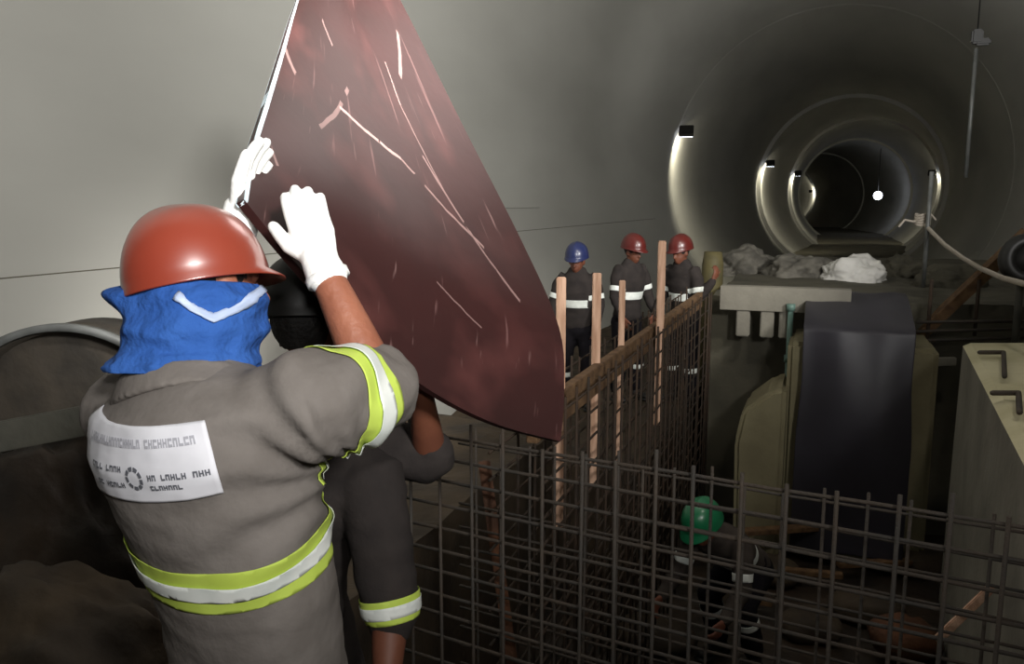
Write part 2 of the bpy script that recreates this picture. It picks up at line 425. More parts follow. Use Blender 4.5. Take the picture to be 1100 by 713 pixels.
def stand(base, yaw, lean=0, h=1.72, arms='down', spread=.12):
    """joints of a standing worker; base on the ground, facing yaw (radians, 0 = +Y, positive to the left)"""
    f = V((-math.sin(yaw), math.cos(yaw), 0)); z = V((0,0,1)); R = f.cross(z); s = h/1.72
    b = V(base); J = {'R': R, 'ground': b.z}
    hip = b+z*.9*s; dl = (z*math.cos(lean)+f*math.sin(lean))
    J['pelvis'] = hip; J['waist'] = hip+dl*.16*s; J['chest'] = hip+dl*.36*s; J['neck'] = hip+dl*.57*s
    J['head'] = J['neck']+(dl*.8+z*.2).normalized()*.13*s+f*.02; J['face'] = (f+z*-.15).normalized(); J['hup'] = z
    for q, k in ((1,'r'),(-1,'l')):
        J['hip'+k] = hip+R*.09*q-z*.03; J['kn'+k] = b+R*spread*q+z*.48*s+f*.04; J['an'+k] = b+R*(spread+.01)*q+z*.1
        J['toe'+k] = (f+R*.2*q).normalized()
        J['sh'+k] = hip+dl*.5*s+R*.175*q; J['el'+k] = J['sh'+k]-z*.27*s+R*.06*q+f*.02
        J['wr'+k] = J['el'+k]-z*.2*s+f*.13*s
        J['hd'+k] = (f*.45-z).normalized(); J['pn'+k] = -R*q
    return J
# ------------------------------------------------------------------ the tunnel
RT, AZ = 4.5, 2.6
def cx(Y):
    ks = [(-8,0),(24,0),(34,.35),(46,1.0),(60,2.2),(80,2.0),(100,-1.5),(130,-9),(160,-22)]
    for (a, u), (b, v) in zip(ks, ks[1:]):
        if Y <= b: t = (Y-a)/(b-a); return u+(v-u)*t
    return ks[-1][1]
def tunnel_section(name, y0, y1, r, face_from=None, n=None):
    bm = bmesh.new(); seg = 96
    ys = [y0+(y1-y0)*i/(n or max(2, int((y1-y0)/3))) for i in range((n or max(2, int((y1-y0)/3)))+1)]
    def ring(Y, r): return [bm.verts.new((cx(Y)+r*math.cos(2*PI*k/seg), Y, AZ+r*math.sin(2*PI*k/seg))) for k in range(seg)]
    rings = []
    if face_from: rings.append(ring(y0, face_from))
    rings += [ring(Y, r) for Y in ys]
    T = .35
    outer = [ring(ys[-1], RT+T), ring(y0, RT+T)]
    allr = rings+outer
    for a, b in zip(allr, allr[1:]+[allr[0]]):
        for k in range(seg): bm.faces.new((a[k], a[(k+1)%seg], b[(k+1)%seg], b[k]))
    for f in bm.faces: f.smooth = True
    bm.normal_update()
    for e in bm.edges:
        if len(e.link_faces) == 2 and e.calc_face_angle(0) > .6: e.smooth = False
    return struct(obj(name, bm, 'concrete', smooth=True))
tunnel_section('wall_near', -8, 25.6, RT)
joints = [25.6, 46, 58, 76, 96, 118]
radii = [4.496, 4.44, 4.42, 4.4, 4.4, 4.4]
for i, y in enumerate(joints):
    y1 = joints[i+1] if i+1 < len(joints) else 160
    r = radii[i]
    o = tunnel_section('wall_far', y, y1, r)
    # protruding joint ring at its start
    bm = bmesh.new(); seg = 96; w = .5
    prof = [(y-.02, r+.05), (y-.02, r-.14), (y+w, r-.14), (y+w, r+.05)]
    if i:
        rr = [[bm.verts.new((cx(Y)+q*math.cos(2*PI*k/seg), Y, AZ+q*math.sin(2*PI*k/seg))) for k in range(seg)] for Y, q in prof]
        for a, b in zip(rr, rr[1:]+[rr[0]]):
            for k in range(seg): bm.faces.new((a[k], a[(k+1)%seg], b[(k+1)%seg], b[k]))
        struct(obj('trim_%d' % i, bm, 'concrete', smooth=False))
    else: bm.free()
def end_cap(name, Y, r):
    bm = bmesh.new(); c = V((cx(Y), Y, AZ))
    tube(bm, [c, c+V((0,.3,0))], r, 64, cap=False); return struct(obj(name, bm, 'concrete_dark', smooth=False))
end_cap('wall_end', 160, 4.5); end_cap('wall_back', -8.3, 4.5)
# floor slab of the far tunnel, ground slabs near by
def slab(name, x0, x1, y0, y1, z0, z1, m, n=60, amp=.03, sc_=1.5, seed=0):
    bm = bmesh.new()
    nx = max(2, min(n, int((x1-x0)*10))); ny = max(2, min(n, int((y1-y0)*10)))
    g = [[bm.verts.new((x0+(x1-x0)*i/nx, y0+(y1-y0)*j/ny, z1+amp*noise.noise(V((i/nx*(x1-x0)*sc_+seed, j/ny*(y1-y0)*sc_, seed)))+amp*.4*noise.noise(V((i/nx*(x1-x0)*sc_*3, j/ny*(y1-y0)*sc_*3, seed))) if amp else z1)) for j in range(ny+1)] for i in range(nx+1)]
    for i in range(nx):
        for j in range(ny): bm.faces.new((g[i][j], g[i+1][j], g[i+1][j+1], g[i][j+1]))
    edge = [g[i][0] for i in range(nx+1)]+[g[nx][j] for j in range(1,ny+1)]+[g[i][ny] for i in range(nx-1,-1,-1)]+[g[0][j] for j in range(ny-1,0,-1)]
    low = [bm.verts.new((v.co.x, v.co.y, z0)) for v in edge]
    L = len(edge)
    for k in range(L): bm.faces.new((edge[k], low[k], low[(k+1)%L], edge[(k+1)%L]))
    bm.faces.new(low)
    return struct(obj(name, bm, m, smooth=False))
slab('floor_far', -4.0, 6.5, 15.0, 100, -1.6, -.9, 'concrete_dark', amp=.04, sc_=.4)
slab('floor_left', -3.66, -1.9, 2.0, 6.2, -1.5, 0, 'mud', amp=.05, seed=3)
slab('floor_near', -3.66, 3.66, -7.9, 2.0, -.35, 0, 'mud', amp=.02, seed=5)
slab('floor_back', -3.4, -1.25, 6.2, 15.0, -1.5, -.32, 'mud', amp=.05, seed=8)
slab('floor_pit', -1.95, 2.2, 2.0, 8.3, -1.6, -1.3, 'wetmud', amp=.06, seed=11)
# concrete deck behind the pit
slab('floor_deck', -1.0, 4.1, 8.3, 15.0, -1.5, .86, 'concrete_dark', amp=.03, seed=2)
# shallow raised repair patch on the left wall
def cyl_hit(px, py, r=RT):
    d = (P(px, py, 1)-CAM); o = CAM-V((0,0,AZ))
    a = d.x**2+d.z**2; b = 2*(o.x*d.x+o.z*d.z); c = o.x**2+o.z**2-r*r
    t = (-b+math.sqrt(b*b-4*a*c))/(2*a); return CAM+d*t
h1, h2 = cyl_hit(573, 150), cyl_hit(470, 225)
a1, a2 = math.atan2(h1.z-AZ, h1.x), math.atan2(h2.z-AZ, h2.x)
if a2 < 0: a2 += 2*PI
bm = bmesh.new(); nn = 12; gi = []; go = []
for i in range(nn+1):
    a = a1+(a2-a1)*i/nn
    for L, r in ((gi, RT-.035), (go, RT+.05)):
        L.append([bm.verts.new((r*math.cos(a), Y, AZ+r*math.sin(a))) for Y in (h2.y, h1.y)])
for i in range(nn):
    bm.faces.new((gi[i][0], gi[i+1][0], gi[i+1][1], gi[i][1])); bm.faces.new((go[i][0], go[i+1][0], go[i+1][1], go[i][1]))
    for j in (0,1): bm.faces.new((gi[i][j], gi[i+1][j], go[i+1][j], go[i][j]))
for i in (0, nn): bm.faces.new((gi[i][0], gi[i][1], go[i][1], go[i][0]))
struct(obj('trim_patch', bm, 'concrete', smooth=False))
# form joint line low on the left wall (thin strip of grout)
pa, pb = cyl_hit(0, 299, RT-.006), cyl_hit(560, 283, RT-.006)
bm = bmesh.new(); a = math.atan2(pa.z-AZ, pa.x)
q0, q1 = V((math.cos(a)*(RT-.002), 0, AZ+math.sin(a)*(RT-.002))), 0
bar(bm, q0+V((0,-2,0)), q0+V((0,24,0)), .004)
struct(obj('trim_joint', bm, 'concrete_dark'))
# ------------------------------------------------------------------ floodlights fixed at the ring joints
def floodlight(label, p, aim, power, sz=.35, col=(1,.93,.72), ang=2.35):
    t = empty('floodlight', label, 'lamp', 'floodlights at the tunnel ring joints', p)
    f = (aim-p).normalized(); x, y = frame_of(f, V((0,0,1)))
    bm = bmesh.new(); box(bm, p, (sz, sz*1.2, .16), (x, y, f), .02); obj('housing', bm, 'helmet_dark', t, False)
    bm = bmesh.new(); box(bm, p+f*.09, (sz*.85, sz*1.05, .02), (x, y, f)); obj('lens', bm, 'lamp', t, False)
    c = V((cx(p.y), p.y, AZ)); o = (p-c); o.y = 0; o.normalize()
    bm = bmesh.new(); bar(bm, p, p+o*max(.02, 4.28-(p-c).length), .03); obj('bracket', bm, 'darksteel', t)
    l = bpy.data.lights.new('floodlight_beam', 'SPOT'); l.energy = power; l.color = col; l.spot_size = ang; l.spot_blend = .8; l.shadow_soft_size = .12
    lo = bpy.data.objects.new('floodlight_beam', l); C.objects.link(lo); lo.parent = t
    Mx = Matrix((x, y, -f)).transposed().to_4x4(); Mx.translation = f*.16; lo.matrix_basis = Mx; lo['_ok'] = 1
    return t
def on_wall(Y, ang, r): return V((cx(Y)+r*math.cos(ang), Y, AZ+r*math.sin(ang)))
def aim(Y, ang, r): return on_wall(Y, ang, r)
FL = [('floodlight on the left wall at the nearest ring joint', 25.3, math.radians(163), 4.2, 27.6, math.radians(190), 4.4, 420),
      ('floodlight on the left wall at the second ring joint', 45.7, math.radians(163), 4.0, 47.8, math.radians(188), 4.3, 600),
      ('floodlight on the left wall at the third ring joint', 57.7, math.radians(165), 4.0, 60, math.radians(188), 4.3, 480),
      ('floodlight on the right wall at the third ring joint', 57.7, math.radians(14), 4.0, 60, math.radians(-6), 4.3, 480)]
for lb, Y, an, r, Y2, an2, r2, pw in FL:
    floodlight(lb, on_wall(Y, an, r), on_wall(Y2, an2, r2), pw)
floodlight('floodlight on the far bend of the tunnel, right-hand wall', on_wall(117, math.radians(10), 3.7), on_wall(120, math.radians(0), 4.2), 500)
# a bare lamp deep in the tunnel
p = P(943, 210, 72); p.x = min(p.x, cx(p.y)+3.9)
t = empty('hanging_lamp', 'small bare white lamp glowing deep in the tunnel', 'lamp', loc=p)
bm = bmesh.new(); ball(bm, p, .36, seg=16); obj('bulb', bm, 'lamp', t)
bm = bmesh.new(); bar(bm, p+V((0,0,.3)), V((p.x, p.y, AZ+math.sqrt(max(.1, 4.25**2-(p.x-cx(p.y))**2)))), .03); obj('cord', bm, 'helmet_dark', t)
# ------------------------------------------------------------------ formwork panel
def catmull(pts, t):
    n = len(pts)-1; x = t*n; k = min(int(x), n-1); f = x-k
    g = lambda i: pts[max(0, min(n, i))]
    a, b, c, d = g(k-1), g(k), g(k+1), g(k+2)
    return .5*((2*b)+(c-a)*f+(2*a-5*b+4*c-d)*f*f+(3*b-a-3*c+d)*f**3)
left = [P(262,214,1.55), P(270,160,1.66), P(285,110,1.82), P(302,55,2.05), P(319,0,2.3), P(348,-80,2.8)]
right = [P(602,474,2.08), P(606,420,2.12), P(600,350,2.2), P(560,258,2.38), P(500,140,2.58), P(430,0,2.8), P(385,-80,3.0)]
bot = [P(262,214,1.55), P(320,285,1.62), P(400,372,1.74), P(470,424,1.84), P(535,456,1.95), P(602,474,2.08)]
top = [P(348,-80,2.8), P(360,-82,2.87), P(372,-82,2.93), P(385,-80,3.0)]
def panel_surf(u, v):
    L, Rr, B, T = catmull(left, v), catmull(right, v), catmull(bot, u), catmull(top, u)
    return L*(1-u)+Rr*u + B*(1-v)+T*v - (bot[0]*(1-u)*(1-v)+bot[-1]*u*(1-v)+top[0]*(1-u)*v+top[-1]*u*v)
def surf_grid(u0, u1, v0, v1, nu, nv, off, th):
    bm = bmesh.new(); uvl = bm.loops.layers.uv.new('UVMap')
    def nrm(u, v):
        e = .004; du = panel_surf(min(1,u+e), v)-panel_surf(max(0,u-e), v); dv = panel_surf(u, min(1,v+e))-panel_surf(u, max(0,v-e))
        n = du.cross(dv).normalized(); return n if n.dot(CAM-panel_surf(u, v)) > 0 else -n
    G = []
    for o_ in (off, off-th):
        g = []
        for i in range(nu+1):
            row = []
            for j in range(nv+1):
                u, v = u0+(u1-u0)*i/nu, v0+(v1-v0)*j/nv
                row.append((bm.verts.new(panel_surf(u, v)+nrm(u, v)*o_), (u, v)))
            g.append(row)
        G.append(g)
    def face(q):
        f = bm.faces.new([x[0] for x in q])
        for l, x in zip(f.loops, q): l[uvl].uv = x[1]
    for g in G:
        for i in range(nu):
            for j in range(nv): face((g[i][j], g[i+1][j], g[i+1][j+1], g[i][j+1]))
    for i in range(nu):
        for j in (0, nv): face((G[0][i][j], G[0][i+1][j], G[1][i+1][j], G[1][i][j]))
    for j in range(nv):
        for i in (0, nu): face((G[0][i][j], G[0][i][j+1], G[1][i][j+1], G[1][i][j]))
    return bm
def uv_of(px, py):
    best = None
    for i in range(41):
        for j in range(61):
            q = panel_surf(i/40, j/60)-CAM; z_ = q.dot(fw); e = (550+F*q.dot(rt)/z_-px)**2+(356.5-F*q.dot(up)/z_-py)**2
            if best is None or e < best[0]: best = (e, i/40, j/60)
    return best[1:]
SCRATCH = [(uv_of(*a), uv_of(*b), w_, m_) for a, b, w_, m_ in (((366,118),(428,172),.0035,.8),((428,172),(520,268),.003,.45),((412,68),(432,112),.0035,.5),((432,112),(478,205),.003,.35),((452,170),(560,330),.0035,.4),((427,40),(431,85),.005,.45),((342,135),(374,98),.006,.3),((284,40),(322,95),.006,.4),((345,20),(356,50),.004,.3),((292,150),(300,178),.005,.4),((470,300),(520,350),.002,.3))]
MT['panel'] = panel_mat()
pr = empty('formwork_panel', 'large scratched reddish-brown film-faced board held up by the worker in the orange-brown helmet', 'board', loc=panel_surf(.5, 0))
o = obj('board', surf_grid(0,1,0,1,40,60,0,.018), 'panel', pr)
o.data.polygons.foreach_set('use_smooth', [True]*len(o.data.polygons))
m = o.modifiers.new('e', 'EDGE_SPLIT'); m.split_angle = .8
o = obj('edge_strip', surf_grid(0,.018,0,1,2,60,.003,.024), 'tape', pr, False); o['label'] = 'pale strip along the left edge'
SC = [((.27,.35),(.45,.05),.003),((.45,.62),(.6,.18),.0022),((.2,.5),(.26,.3),.003),((.62,.75),(.7,.3),.0022),((.55,.45),(.75,.1),.0018),((.8,.62),(.86,.3),.002),((.12,.42),(.16,.2),.003)]
SC = []
# ------------------------------------------------------------------ main worker
def at(px, py, d): return P(px, py, d)
Fd = D(.64, 0, .77); Fd.z = 0; Fd.normalize(); Rv = Fd.cross(V((0,0,1)))
def below(p, z): return V((p.x, p.y, z))
J = {'ground': 0, 'R': Rv}
tor = [(at(284,790,1.56),.185,.135),(at(280,735,1.53),.185,.135),(at(270,660,1.48),.183,.132),(at(254,590,1.43),.186,.135),(at(232,520,1.40),.202,.150),(at(216,465,1.38),.220,.155),(at(209,432,1.37),.210,.135),(at(208,413,1.37),.150,.10),(at(205,400,1.37),.09,.075)]
J['pelvis'] = tor[0][0]; J['waist'] = tor[2][0]; J['chest'] = tor[5][0]; J['neck'] = at(208,372,1.38)
J['head'] = at(219,304,1.41); J['face'] = D(.60,.16,.78); J['hup'] = D(-.13,.98,.1)
J['shr'] = at(322,438,1.27); J['elr'] = at(408,420,1.46); J['wrr'] = at(345,283,1.50)
J['hdr'] = D(-.30,.93,.12); J['pnr'] = D(-.1,.1,1)
J['shl'] = at(140,446,1.50); J['ell'] = at(205,400,1.78); J['wrl'] = at(258,232,1.60)
J['hdl'] = D(.12,.97,.30); J['pnl'] = D(1,-.1,-.1)
J['curlr'] = (.12,.22,.2); J['curll'] = (.12,.2,.2)
pz = J['pelvis']
for q, k in ((1,'r'),(-1,'l')):
    J['hip'+k] = pz+Rv*.095*q-V((0,0,.02)); J['kn'+k] = below(pz+Rv*.14*q+Fd*.05, .48); J['an'+k] = below(pz+Rv*.16*q-Fd*.02, .1); J['toe'+k] = (Fd+Rv*.25*q).normalized()
J['sleeve'] = .08; J['hs'] = .93; J['spread'] = .03
hero, jacket, trousers, hbody = worker('nearest worker from behind, orange-brown helmet, blue neck cloth, white-gloved hands on the board', J,
    dict(skin='skin', jacket='cloth', trousers='cloth', helmet='helmet'), voxel=.0055, cvox=.009, torso=tor, hel=False, bands=False, uarm=[.088,.086,.084,.078], wr=.0035, seed=4)
# a few pulled folds from the right armpit
jm = jacket.data
arm_pit = at(372,520,1.25)
nr = [v.normal.copy() for v in jm.vertices]
for v, n_ in zip(jm.vertices, nr):
    r = v.co-arm_pit; dd = r.length
    if dd < .42:
        a = math.atan2(r.dot(up), -r.dot(rt)); w = math.exp(-((dd-.14)/.13)**2)
        v.co += n_*.006*w*math.sin(a*13+2.2*noise.noise(v.co*7))
jm.update()
hel_c = at(220,297,1.41)
helmet(at(213,301,1.41), D(.72,.16,.66), D(-.16,.98,.06), 'helmet', hero, s=.845, zs=1.06, br=.030)
# neck cloth hanging from the helmet: a rumpled tube round the neck
def cloth_tube():
    bm = bmesh.new(); seg, n = 72, 26; rows = []
    path = [(at(216,304,1.41), .090, .100), (at(216,324,1.41), .114,.118), (at(212,350,1.40), .110,.118), (at(205,374,1.39), .108,.112), (at(200,388,1.385), .120,.112), (at(198,398,1.38), .124,.112)]
    for j in range(n+1):
        t = j/n*(len(path)-1); k = min(int(t), len(path)-2); f = t-k
        c = path[k][0].lerp(path[k+1][0], f); a_, b_ = path[k][1]*(1-f)+path[k+1][1]*f, path[k][2]*(1-f)+path[k+1][2]*f
        row = []
        for i in range(seg):
            th = 2*PI*i/seg; x, z = math.cos(th), math.sin(th)
            q = V((x*2.2, z*2.2, j/n*5.5)); s = 1+.07*noise.noise(q)+.035*noise.noise(q*2.7)+.025*math.sin(j/n*17+2.5*noise.noise(q*.8))*min(1, j/4)
            # the loose corner sticking out at the left under the helmet
            dl = max(0, -x)**5*math.exp(-((j/n-.17)/.13)**2); s += .50*dl
            row.append(bm.verts.new(c+rt*x*a_*s+fw*z*b_*s+up*(.012*dl)))
        rows.append(row)
    for a, b in zip(rows, rows[1:]):
        for i in range(seg): bm.faces.new((a[i], a[(i+1)%seg], b[(i+1)%seg], b[i]))
    inner = [[bm.verts.new(v.co.lerp((a[0].co+a[seg//2].co)/2, .05)) for v in a] for a in (rows[0], rows[-1])]
    o = obj('neck_cloth', bm, 'blue', hero)
    return o
nc = cloth_tube()
me_ = nc.data
sol = nc.modifiers.new('s', 'SOLIDIFY'); sol.thickness = .003; sol.offset = -1
sub = nc.modifiers.new('u', 'SUBSURF'); sub.levels = sub.render_levels = 1
def bvh_of(*objs):
    bm = bmesh.new()
    for o in objs: bm.from_mesh(o.data)
    t = BVHTree.FromBMesh(bm); bm.free(); return t
def ribbon_on(bvh, pix, w, off, name, m, parent):
    """flat tape laid over a surface, following a path"""
    pts = []
    for (a, b) in zip(pix, pix[1:]):
        for i in range(8): pts.append((a[0]+(b[0]-a[0])*i/8, a[1]+(b[1]-a[1])*i/8))
    pts.append(pix[-1]); L = []
    for i, (x, y) in enumerate(pts):
        x2, y2 = pts[min(i+1, len(pts)-1)]; x1, y1 = pts[max(i-1, 0)]
        l = math.hypot(x2-x1, y2-y1); nx, ny = -(y2-y1)/l, (x2-x1)/l; row = []
        for s in (-1, -.33, .33, 1):
            px, py = x+nx*w*s, y+ny*w*s; d = (P(px, py, 1)-CAM).normalized()
            h = bvh.ray_cast(CAM, d)
            row.append((h[0], h[1]) if h[0] is not None else None)
        L.append(row)
    bm = bmesh.new(); G = [[None if q is None else bm.verts.new(q[0]+(q[1] if q[1].dot(CAM-q[0]) > 0 else -q[1])*off) for q in r] for r in L]
    for a, b in zip(G, G[1:]):
        for i in range(3):
            q = (a[i], a[i+1], b[i+1], b[i])
            if all(q): bm.faces.new(q)
    bmesh.ops.delete(bm, geom=[v for v in bm.verts if not v.link_faces], context='VERTS')
    for v in bm.verts: pass
    o = obj(name, bm, m, parent); s = o.modifiers.new('s', 'SOLIDIFY'); s.thickness = .0015; s.offset = 0
    return o
nb = bvh_of(nc)
o = ribbon_on(nb, [(190,318),(210,334),(229,343),(252,332),(274,318),(290,304)], 4.5, .005, 'reflective_strip', 'greystrip', hero)
# strips on the overalls
def plane3(a, b, c):
    n = (b-a).cross(c-a).normalized(); return n if n.z > 0 else -n
jb0 = bvh_of(jacket)
def on_jacket(px, py): return jb0.ray_cast(CAM, (P(px, py, 1)-CAM).normalized())[0]
pL, pM, pR = on_jacket(172,628), on_jacket(258,636), on_jacket(346,582)
bn = plane3(pL, pM, pR)
cen = tor[2][0]
kp = lambda c: (c-cen).length < .30 and (c-J['elr']).length > .2
slice_band(jm, pM, bn, .037, .003, kp, 'waist_band', 'lime', hero)['label'] = 'lime band round the waist'
slice_band(jm, pM, bn, .013, .007, kp, 'waist_stripe', 'silver', hero)['label'] = 'silver stripe on the waist band'
p = at(377,435,1.36); a = (at(440,405,1.55)-at(322,438,1.27))
kp = lambda c: (c-p).length < .135
slice_band(jm, p, a, .044, .0025, kp, 'sleeve_band', 'lime', hero)['label'] = 'lime band round the right sleeve'
slice_band(jm, p, a, .017, .007, kp, 'sleeve_stripe', 'silver', hero)['label'] = 'silver stripe on the sleeve band'
# gloves
for k, sd in (('r',1),('l',-1)):
    bm = bmesh.new(); w = J['wr'+k]; h = J['hd'+k]
    hand_into(bm, w, h, J['pn'+k], sd, grow=.0030, curl=J['curl'+k], seg=12, scale=.93, spread=.03)
    fd = (w-J['el'+k]).normalized()
    tube(bm, [w-fd*.03, w, w+h*.02], [(.038,.034),(.034,.03),(.034,.026)], 16)
    me = remeshed(bm, .0035, 3); g = link('glove', me, 'glove', hero)
    bm = bmesh.new(); tube(bm, [w-fd*.036, w-fd*.022], [(.040,.036)]*2, 20, cap=False); obj('cuff', bm, 'glove', g)
# printed panel on the back, laid onto the cloth round the body
jb = bvh_of(jacket)
def back_point(s, t, off):
    """s 0..1 left to right, t 0..1 top to bottom on the printed panel"""
    top_l, top_r, bot_l, bot_r = (74,434), (220,454), (84,538), (230,532)
    # heights along the body, angle round it
    y = (436+(458-436)*s)*(1-t) + (529+(535-529)*s)*t if False else None
    h = t
    ang0, ang1 = -2.38, -.52        # angle round the spine, from Rv towards Fd
    a = ang0+(ang1+.0-ang0)*s
    c = at(219,421,1.37).lerp(at(237,488,1.39), t)
    c = c + up*(.012*(1-s))*(1-t)
    d = (Rv*math.cos(a)+Fd*math.sin(a)); sp = (tor[6][0]-tor[3][0]).normalized(); d = (d-sp*d.dot(sp)).normalized()
    h_ = jb.ray_cast(c+d*.6, -d)
    q = h_[0] if h_[0] is not None else c+d*.2
    return q+d*off
def back_patch(s0, s1, t0, t1, off, bm, ns=None, nt=None):
    ns = ns or max(1, int((s1-s0)*40)); nt = nt or max(1, int((t1-t0)*16))
    g = [[bm.verts.new(back_point(s0+(s1-s0)*i/ns, t0+(t1-t0)*j/nt, off)) for j in range(nt+1)] for i in range(ns+1)]
    for i in range(ns):
        for j in range(nt): bm.faces.new((g[i][j], g[i+1][j], g[i+1][j+1], g[i][j+1]))
bm = bmesh.new(); back_patch(0, 1, 0, 1, .004, bm, 48, 28)
pp = obj('printed_panel', bm, 'patch', hero); pp['label'] = 'white printed panel across the back'
m = pp.modifiers.new('s', 'SOLIDIFY'); m.thickness = .0015
def marks(bm, s0, s1, t0, t1, n, seed):
    rnd = random.Random(seed); x = s0; w = (s1-s0)/n
    for i in range(n):
        x0 = s0+i*w; 
        if rnd.random() < .12: continue
        k = rnd.randint(0, 3); b = w*.24; tt = (t1-t0)
        back_patch(x0, x0+b, t0, t1, .0062, bm, 1, 2)
        if k in (0, 2): back_patch(x0+b, x0+w*.8, t0, t0+tt*.3, .0062, bm, 1, 1)
        if k in (1, 2): back_patch(x0+b, x0+w*.8, t1-tt*.3, t1, .0062, bm, 1, 1)
        if k in (0, 3): back_patch(x0+w*.56, x0+w*.8, t0, t1, .0062, bm, 1, 2)
        if k == 3: back_patch(x0+b, x0+w*.6, t0+tt*.38, t0+tt*.62, .0062, bm, 1, 1)
bm = bmesh.new(); marks(bm, .22, .95, .15, .26, 30, 3); 
o = obj('print_line', bm, 'print_grey', pp); o['label'] = 'faint grey line of lettering'
for a_, lb in (((.26,.54,.50,.575,9,5),'upper dark line of lettering left of the ring'),((.30,.54,.72,.795,8,6),'lower dark line of lettering left of the ring'),((.70,.98,.59,.67,12,8),'upper dark line of lettering right of the ring'),((.70,.86,.74,.81,7,9),'lower dark line of lettering right of the ring')):
    bm = bmesh.new(); marks(bm, *a_); o = obj('print_line', bm, 'print_dark', pp); o['label'] = lb
bm = bmesh.new()
for k in range(9):
    a0, a1 = 2*PI*k/9, 2*PI*(k+.78)/9; N = 4; vs = []
    for i in range(N+1):
        a = a0+(a1-a0)*i/N
        vs.append([bm.verts.new(back_point(.615+.05*q*math.cos(a), .65+.15*q*math.sin(a), .0062)) for q in (.72, 1.08)])
    for u, v in zip(vs, vs[1:]): bm.faces.new((u[0], u[1], v[1], v[0]))
o = obj('ring_emblem', bm, 'print_dark', pp); o['label'] = 'dark ring emblem'
# collar
bm = bmesh.new()
tube(bm, [at(203,430,1.37), at(202,416,1.375), at(202,404,1.38)], [(.15,.112),(.128,.108),(.116,.102)], 32, ref=Rv, cap=False)
me = remeshed(bm, .006, 3); link('collar', me, 'cloth', hero)
# ------------------------------------------------------------------ second worker, mostly hidden
J = {'ground': 0, 'R': D(-.45,0,-.9)}
J['pelvis'] = at(318,640,2.1); J['waist'] = at(326,590,2.08); J['chest'] = at(345,505,2.05); J['neck'] = at(345,420,2.04)
J['head'] = at(333,352,2.03); J['face'] = D(.35,.0,.93); J['hup'] = D(0,1,.05)
J['R'] = D(.25,-.1,-.95)
J['shr'] = at(398,512,1.95); J['elr'] = at(420,655,1.93); J['wrr'] = at(414,748,1.85)
J['hdr'] = D(.05,-1,-.1); J['pnr'] = D(-1,0,0)
J['shl'] = at(372,468,2.15); J['ell'] = at(462,492,2.12); J['wrl'] = at(452,418,1.98)
J['hdl'] = D(.2,.55,-.35); J['pnl'] = D(.2,.3,.9)
J['curlr'] = (.5,.6,.4); J['curll'] = (.6,.6,.4); J['sleeve'] = .08
b2 = J['pelvis']; f2 = V((rt.x, rt.y, 0)).normalized(); r2 = f2.cross(V((0,0,1)))
for q, k in ((1,'r'),(-1,'l')):
    J['hip'+k] = b2+r2*.09*q-V((0,0,.02)); J['kn'+k] = below(b2+r2*.12*q+f2*.08, .47); J['an'+k] = below(b2+r2*.13*q-f2*.02, .1); J['toe'+k] = f2
w2, j2, t2, bo2 = worker('dark-clothed worker half hidden behind the gloved worker, bare forearm raised to the board', J,
    dict(skin='skin_dark', jacket='cloth_darker', trousers='cloth_darker', helmet='helmet_dark'), bands=False, cvox=.01, uarm=[.074,.072,.07,.068], seed=12)
p = at(417,668,1.93); a = J['elr']-J['shr']; kp = lambda c: (c-p).length < .12
p = ip(J['shr'], J['elr'], .97)
slice_band(j2.data, p, a, .028, .0025, kp, 'sleeve_band', 'lime', w2)
slice_band(j2.data, p, a, .014, .0045, kp, 'sleeve_stripe', 'silver', w2)
# ------------------------------------------------------------------ three workers beyond the cage
def foot(px, py, d, z):  # standing spot under a pixel
    q = P(px, py, d); return V((q.x, q.y, z))
base = dict(skin='skin_dark', jacket='cloth_darker', trousers='cloth_black', band='silver')
JA = stand(foot(621,270,8.4,-.32), YAW+PI*.9, .05, 1.62)
worker('worker in a blue helmet standing beyond the rebar cage, leftmost of three', JA, dict(base, helmet='helmet_blue'), voxel=.011, cvox=.014, group='workers standing beyond the cage', seed=20)
JB = stand(foot(675,262,8.7,-.32), YAW-PI*.8, .08, 1.70)
worker('worker in a dark red helmet standing between two others beyond the rebar cage', JB, dict(base, helmet='helmet_red'), voxel=.011, cvox=.014, group='workers standing beyond the cage', seed=30)
JC = stand(foot(738,262,8.6,-.32), YAW+PI*.72, .12, 1.70)
JC['wrl'] = JC['ell']+(D(.5,.75,-.4))*.24; JC['hdl'] = D(.3,.9,-.2)
worker('worker in a dark red helmet, rightmost of three beyond the rebar cage', JC, dict(base, helmet='helmet_red'), voxel=.011, cvox=.014, group='workers standing beyond the cage', seed=40)
# ------------------------------------------------------------------ worker bending in the pit, green helmet
g0 = foot(795,600,5.5,-1.27)
JD = stand(g0, YAW+PI*.75, .95, 1.68)
f = V((-math.sin(YAW+PI*.75), math.cos(YAW+PI*.75), 0)); z = V((0,0,1)); R_ = f.cross(z)
dz = V((0,0,-.22)); 
for k in ('pelvis','waist','chest','neck','head','shr','shl','hipr','hipl'): JD[k] = JD[k]+dz-f*.1
for q, k in ((1,'r'),(-1,'l')):
    JD['kn'+k] = JD['an'+k]+z*.38+f*.16; JD['el'+k] = JD['sh'+k]-z*.26+f*.06+R_*.05*q; JD['wr'+k] = JD['el'+k]-z*.12+f*.2
    JD['hd'+k] = (f-z*.8).normalized()
JD['face'] = (f-z*.5).normalized(); JD['hup'] = (z*.9+f*.45).normalized()
worker('worker in a green helmet crouching in the pit behind the rebar mesh', JD, dict(base, helmet='helmet_green', trousers='cloth_black', jacket='cloth_dark'), voxel=.011, cvox=.014, seed=50)
